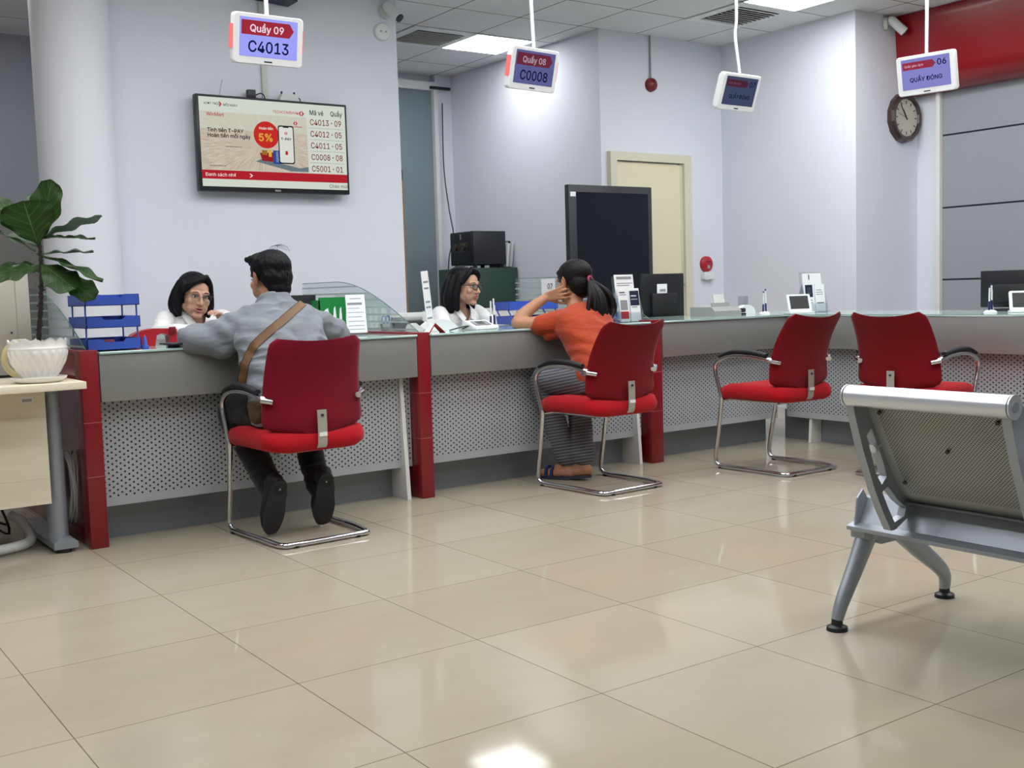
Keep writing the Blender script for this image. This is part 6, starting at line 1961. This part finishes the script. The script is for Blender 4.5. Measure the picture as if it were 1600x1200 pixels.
for sx, heel, ball_, toe in ((-1, V(3.835, 4.89, 0.0), V(3.79, 5.02, 0.0), V(3.755, 5.085, 0.0)), (1, V(3.893, 4.790, 0.018), V(3.845, 4.935, 0.0), V(3.815, 5.0, 0.0))):
    d = (toe - heel); d.z = 0; d.normalize(); sd = V(-d.y, d.x, 0)
    mb = MB()
    out = []
    L_ = (toe - heel).length
    for k in range(24):
        a_ = 2 * PI * k / 24
        out.append((0.5 * L_ + 0.5 * L_ * math.cos(a_), (0.040 - 0.006 * math.cos(a_) * -1) * math.copysign(abs(math.sin(a_)) ** 0.7, math.sin(a_))))
    def lift(l_):
        return heel.z * max(0, 1 - l_ / (L_ * 0.7))
    mb.loft([[V(heel.x, heel.y, 0) + d * l_ + sd * w_ + V(0, 0, q + lift(l_)) for (l_, w_) in out] for q in (0.0, 0.014)])
    so = mb.build('sandal', pbr('blue_grey_sole', rgb(46, 50, 66), 0.6), wo, smooth=0.6)
    mb = MB()
    for (l0, off) in ((0.55, 0.0), (0.72, 0.0)):
        c_ = V(heel.x, heel.y, 0) + d * (l0 * L_)
        mb.tube(spline([c_ - sd * 0.036 + V(0, 0, 0.012), c_ - sd * 0.026 + V(0, 0, 0.058), c_ + V(0, 0, 0.068), c_ + sd * 0.026 + V(0, 0, 0.058), c_ + sd * 0.036 + V(0, 0, 0.012)], 5), 0.009, 8)
    mb.build('sandal_strap', pbr('navy_strap', rgb(34, 42, 96), 0.6), so, smooth=1.0)
rebase(wo)

# ---- first teller -------------------------------------------------------------------
def teller(label, loc, hc, face, tilt, nod, S_, shoulders, arms, hairf, gl):
    r = thing('person', label, 'person', loc)
    hm = frame_for(hc, face, tilt, nod)
    rot = hm.to_3x3().to_4x4()
    def HT(*p):
        return hm @ (Vector(p) * S_)
    sl, sr = shoulders            # person's right and left shoulder points
    mid = (sl + sr) / 2
    rv = (sl - sr).normalized()
    pelvis = V(mid.x - 0.0, mid.y + 0.20, 0.54)
    fw = V(rv.y, -rv.x, 0)
    if fw.y > 0:
        fw = -fw
    b = Blob()
    head_shapes(b, hm, S_)
    b.limb([HT(0, -0.025, -0.05), HT(0, -0.03, -0.10).lerp(mid + V(0, 0, 0.05), 0.5), mid + V(0, 0, 0.01)], [0.047, 0.047, 0.062])
    hw = (sl - sr).length / 2
    b.trunk([(pelvis + V(0, 0, -0.03), 0.145, 0.11, rv, fw), (pelvis.lerp(mid, 0.3), 0.13, 0.10, rv, fw), (pelvis.lerp(mid, 0.65), 0.135, 0.10, rv, fw), (mid + V(0, 0.02, -0.06), hw * 0.88, 0.085, rv, fw), (mid + V(0, 0, 0.01), hw * 0.5, 0.06, rv, fw)])
    for (P_, hd_) in arms:
        b.limb(P_, [0.044, 0.040, 0.034, 0.029, 0.023][:len(P_)] if len(P_) == 5 else [0.044, 0.038, 0.030, 0.023])
        if hd_:
            hand(b, P_[-1], *hd_)
    for sx in (-1, 1):
        hip = pelvis + rv * 0.085 * sx
        knee = hip + fw * 0.36 + V(0, 0, 0.02)
        knee.z = 0.58
        ank = V(knee.x, knee.y + 0.05, 0.08)
        b.limb([hip, hip.lerp(knee, 0.5), knee, knee.lerp(ank, 0.4), ank], [0.08, 0.07, 0.05, 0.046, 0.032])
        b.cap(ank + V(0, 0.02, -0.045), ank + fw * 0.13 + V(0, 0, -0.05), 0.032, 0.026)
    b.fuse('body', M['skin'], r, 0.0042, 5)
    # white shirt with an open collar
    b = Blob()
    b.trunk([(pelvis + V(0, 0, 0.0), 0.165, 0.13, rv, fw), (pelvis.lerp(mid, 0.3), 0.150, 0.12, rv, fw), (pelvis.lerp(mid, 0.65), 0.158, 0.120, rv, fw), (mid + V(0, 0.015, -0.055), hw * 1.02, 0.102, rv, fw), (mid + V(0, 0, 0.015), hw * 0.62, 0.070, rv, fw), (mid + V(0, 0, 0.045), 0.066, 0.056, rv, fw)])
    for (P_, hd_) in arms:
        Q = P_[:-1] + [P_[-2].lerp(P_[-1], 0.72)]
        b.limb(Q, [0.057, 0.054, 0.048, 0.042, 0.035][:len(Q)] if len(Q) == 5 else [0.066, 0.058, 0.046, 0.036], 6, 18)
    nb = HT(0, -0.03, -0.10).lerp(mid + V(0, 0, 0.05), 0.5)
    open_pt = mid + fw * 0.115 + V(0, 0, -0.075)
    def cutv(p):
        # open neck: a wedge in front of the throat
        d = p - open_pt
        if d.dot(fw) < -0.085:
            return False
        h_ = p.z - open_pt.z
        return h_ > 0 and abs(d.dot(rv)) < 0.012 + 0.42 * h_
    shirt = b.fuse('shirt', M['white_shirt'], r, 0.006, 3, folds(0.005, 9, 22, loc[0] * 3, 0.5), cutv)
    col = MB()
    for sx in (-1, 1):
        a0 = mid - fw * 0.058 + V(0, 0, 0.082)
        a1 = mid + rv * 0.066 * sx + V(0, 0, 0.074)
        a2 = mid + rv * 0.052 * sx + fw * 0.066 + V(0, 0, 0.028)
        tip = open_pt + rv * 0.050 * sx + fw * 0.012 + V(0, 0, 0.045)
        up = spline([a0, a1, a2, open_pt + rv * 0.020 * sx + V(0, 0, 0.028)], 6)
        lo = spline([a0 - fw * 0.012 + V(0, 0, -0.036), a1 + rv * 0.014 * sx + V(0, 0, -0.038), a2 + rv * 0.034 * sx + fw * 0.012 + V(0, 0, -0.030), tip + V(0, 0, -0.042)], 6)
        col.sheet([up, lo], 0.003)
    col.build('collar', M['white_shirt'], shirt, smooth=1.0)
    b = Blob()
    for sx in (-1, 1):
        hip = pelvis + rv * 0.085 * sx
        knee = hip + fw * 0.36 + V(0, 0, 0.02); knee.z = 0.58
        ank = V(knee.x, knee.y + 0.05, 0.10)
        b.limb([hip, hip.lerp(knee, 0.5), knee, knee.lerp(ank, 0.5), ank], [0.095, 0.085, 0.065, 0.06, 0.05])
    b.trunk([(pelvis + V(0, 0, -0.04), 0.155, 0.11, rv, fw), (pelvis + V(0, 0, 0.05), 0.15, 0.115, rv, fw)])
    b.fuse('trousers', M['dark_trousers'], r, 0.008, 2)
    b = Blob()
    hairf(b, HT, rot)
    b.fuse('hair', M['hair'], r, 0.0038, 3, lambda p, n: 0.0012 * noise.noise(Vector((p.x * 110, p.y * 110, p.z * 16))))
    face_parts(r, hm, S_, gl[2])
    glasses(r, hm, S_, gl[0], gl[1], gl[3])
    rebase(r)
    return r
def bob1(b, HT, rot):
    b.ball(HT(0, -0.030, 0.050), (0.086, 0.100, 0.080), rot, 28, 18)
    for sx in (-1, 1):
        b.limb([HT(sx * 0.070, 0.010, 0.060), HT(sx * 0.085, 0.006, 0.0), HT(sx * 0.090, 0.004, -0.055), HT(sx * 0.080, 0.022, -0.105)], [0.022, 0.022, 0.025, 0.014], 5, 14)
        b.limb([HT(sx * 0.066, -0.045, 0.050), HT(sx * 0.084, -0.045, -0.01), HT(sx * 0.090, -0.045, -0.07), HT(sx * 0.076, -0.030, -0.112)], [0.030, 0.034, 0.034, 0.020], 5, 14)
        b.limb([HT(sx * 0.025, -0.095, 0.030), HT(sx * 0.034, -0.105, -0.03), HT(sx * 0.036, -0.100, -0.085), HT(sx * 0.032, -0.085, -0.115)], [0.034, 0.036, 0.036, 0.020], 5, 14)
    # side parting sweeping over the forehead
    b.limb([HT(-0.028, 0.060, 0.112), HT(0.020, 0.076, 0.092), HT(0.058, 0.060, 0.062), HT(0.080, 0.030, 0.020)], [0.016, 0.016, 0.017, 0.014], 5, 12)
    b.limb([HT(-0.028, 0.060, 0.112), HT(-0.055, 0.056, 0.080), HT(-0.076, 0.034, 0.030)], [0.014, 0.014, 0.014], 5, 12)
teller('teller with a black bob, thin-rimmed glasses and white shirt leaning towards the man in grey', (2.10, 6.15, 0.0), (2.098, 5.96, 1.098), (0.02, -1.0, -0.16), -0.13, 0.0, 1.0,
       (V(1.945, 6.04, 0.985), V(2.28, 6.04, 0.985)),
       [([V(1.955, 6.03, 0.965), V(1.885, 5.90, 0.895), V(1.905, 5.74, 0.905), V(2.02, 5.62, 0.905), V(2.10, 5.58, 0.905)], ((0.95, -0.2, -0.02), (0, 0, -1), 0.9, 0.4, 1)),
        ([V(2.27, 6.03, 0.965), V(2.31, 5.90, 0.905), V(2.30, 5.74, 0.905), V(2.21, 5.70, 0.920), V(2.150, 5.685, 0.940)], ((-0.35, -0.25, 0.65), (-0.75, -0.2, -0.3), 0.9, 1.25, -1))],
       bob1, (M['frame_thin'], 0.0013, 0.004, True))
def bob2(b, HT, rot):
    b.ball(HT(0, -0.030, 0.050), (0.087, 0.102, 0.082), rot, 28, 18)
    for sx in (-1, 1):
        b.limb([HT(sx * 0.070, 0.006, 0.055), HT(sx * 0.088, 0.000, -0.01), HT(sx * 0.094, -0.005, -0.08), HT(sx * 0.086, 0.004, -0.140)], [0.024, 0.024, 0.028, 0.018], 5, 14)
        b.limb([HT(sx * 0.066, -0.045, 0.050), HT(sx * 0.086, -0.050, -0.02), HT(sx * 0.094, -0.055, -0.09), HT(sx * 0.084, -0.045, -0.150)], [0.032, 0.036, 0.038, 0.026], 5, 14)
        b.limb([HT(sx * 0.028, -0.098, 0.030), HT(sx * 0.040, -0.112, -0.04), HT(sx * 0.042, -0.108, -0.11), HT(sx * 0.036, -0.095, -0.155)], [0.036, 0.040, 0.040, 0.026], 5, 14)
    b.limb([HT(0.020, 0.060, 0.114), HT(-0.020, 0.074, 0.094), HT(-0.055, 0.060, 0.066), HT(-0.080, 0.026, 0.02)], [0.016, 0.016, 0.018, 0.016], 5, 12)
    b.limb([HT(0.020, 0.060, 0.114), HT(0.052, 0.058, 0.082), HT(0.076, 0.032, 0.030)], [0.014, 0.015, 0.015], 5, 12)
teller('teller with long black bob, dark-rimmed glasses and white shirt facing the woman in orange', (3.86, 6.16, 0.0), (3.868, 5.985, 1.108), (0.40, -0.92, -0.08), 0.0, 0.0, 1.0,
       (V(3.695, 6.05, 0.955), V(4.02, 6.09, 0.955)),
       [([V(3.705, 6.04, 0.935), V(3.665, 5.90, 0.84), V(3.70, 5.76, 0.79), V(3.80, 5.78, 0.775), V(3.88, 5.80, 0.768)], ((0.9, -0.1, -0.02), (0, 0, -1), 0.9, 0.4, 1)),
        ([V(4.01, 6.08, 0.935), V(4.08, 5.97, 0.84), V(4.07, 5.82, 0.79), V(3.98, 5.80, 0.775), V(3.93, 5.82, 0.768)], ((-0.6, -0.2, -0.02), (0, 0, -1), 0.9, 0.4, -1))],
       bob2, (M['frame_dark'], 0.0026, 0.0, True))
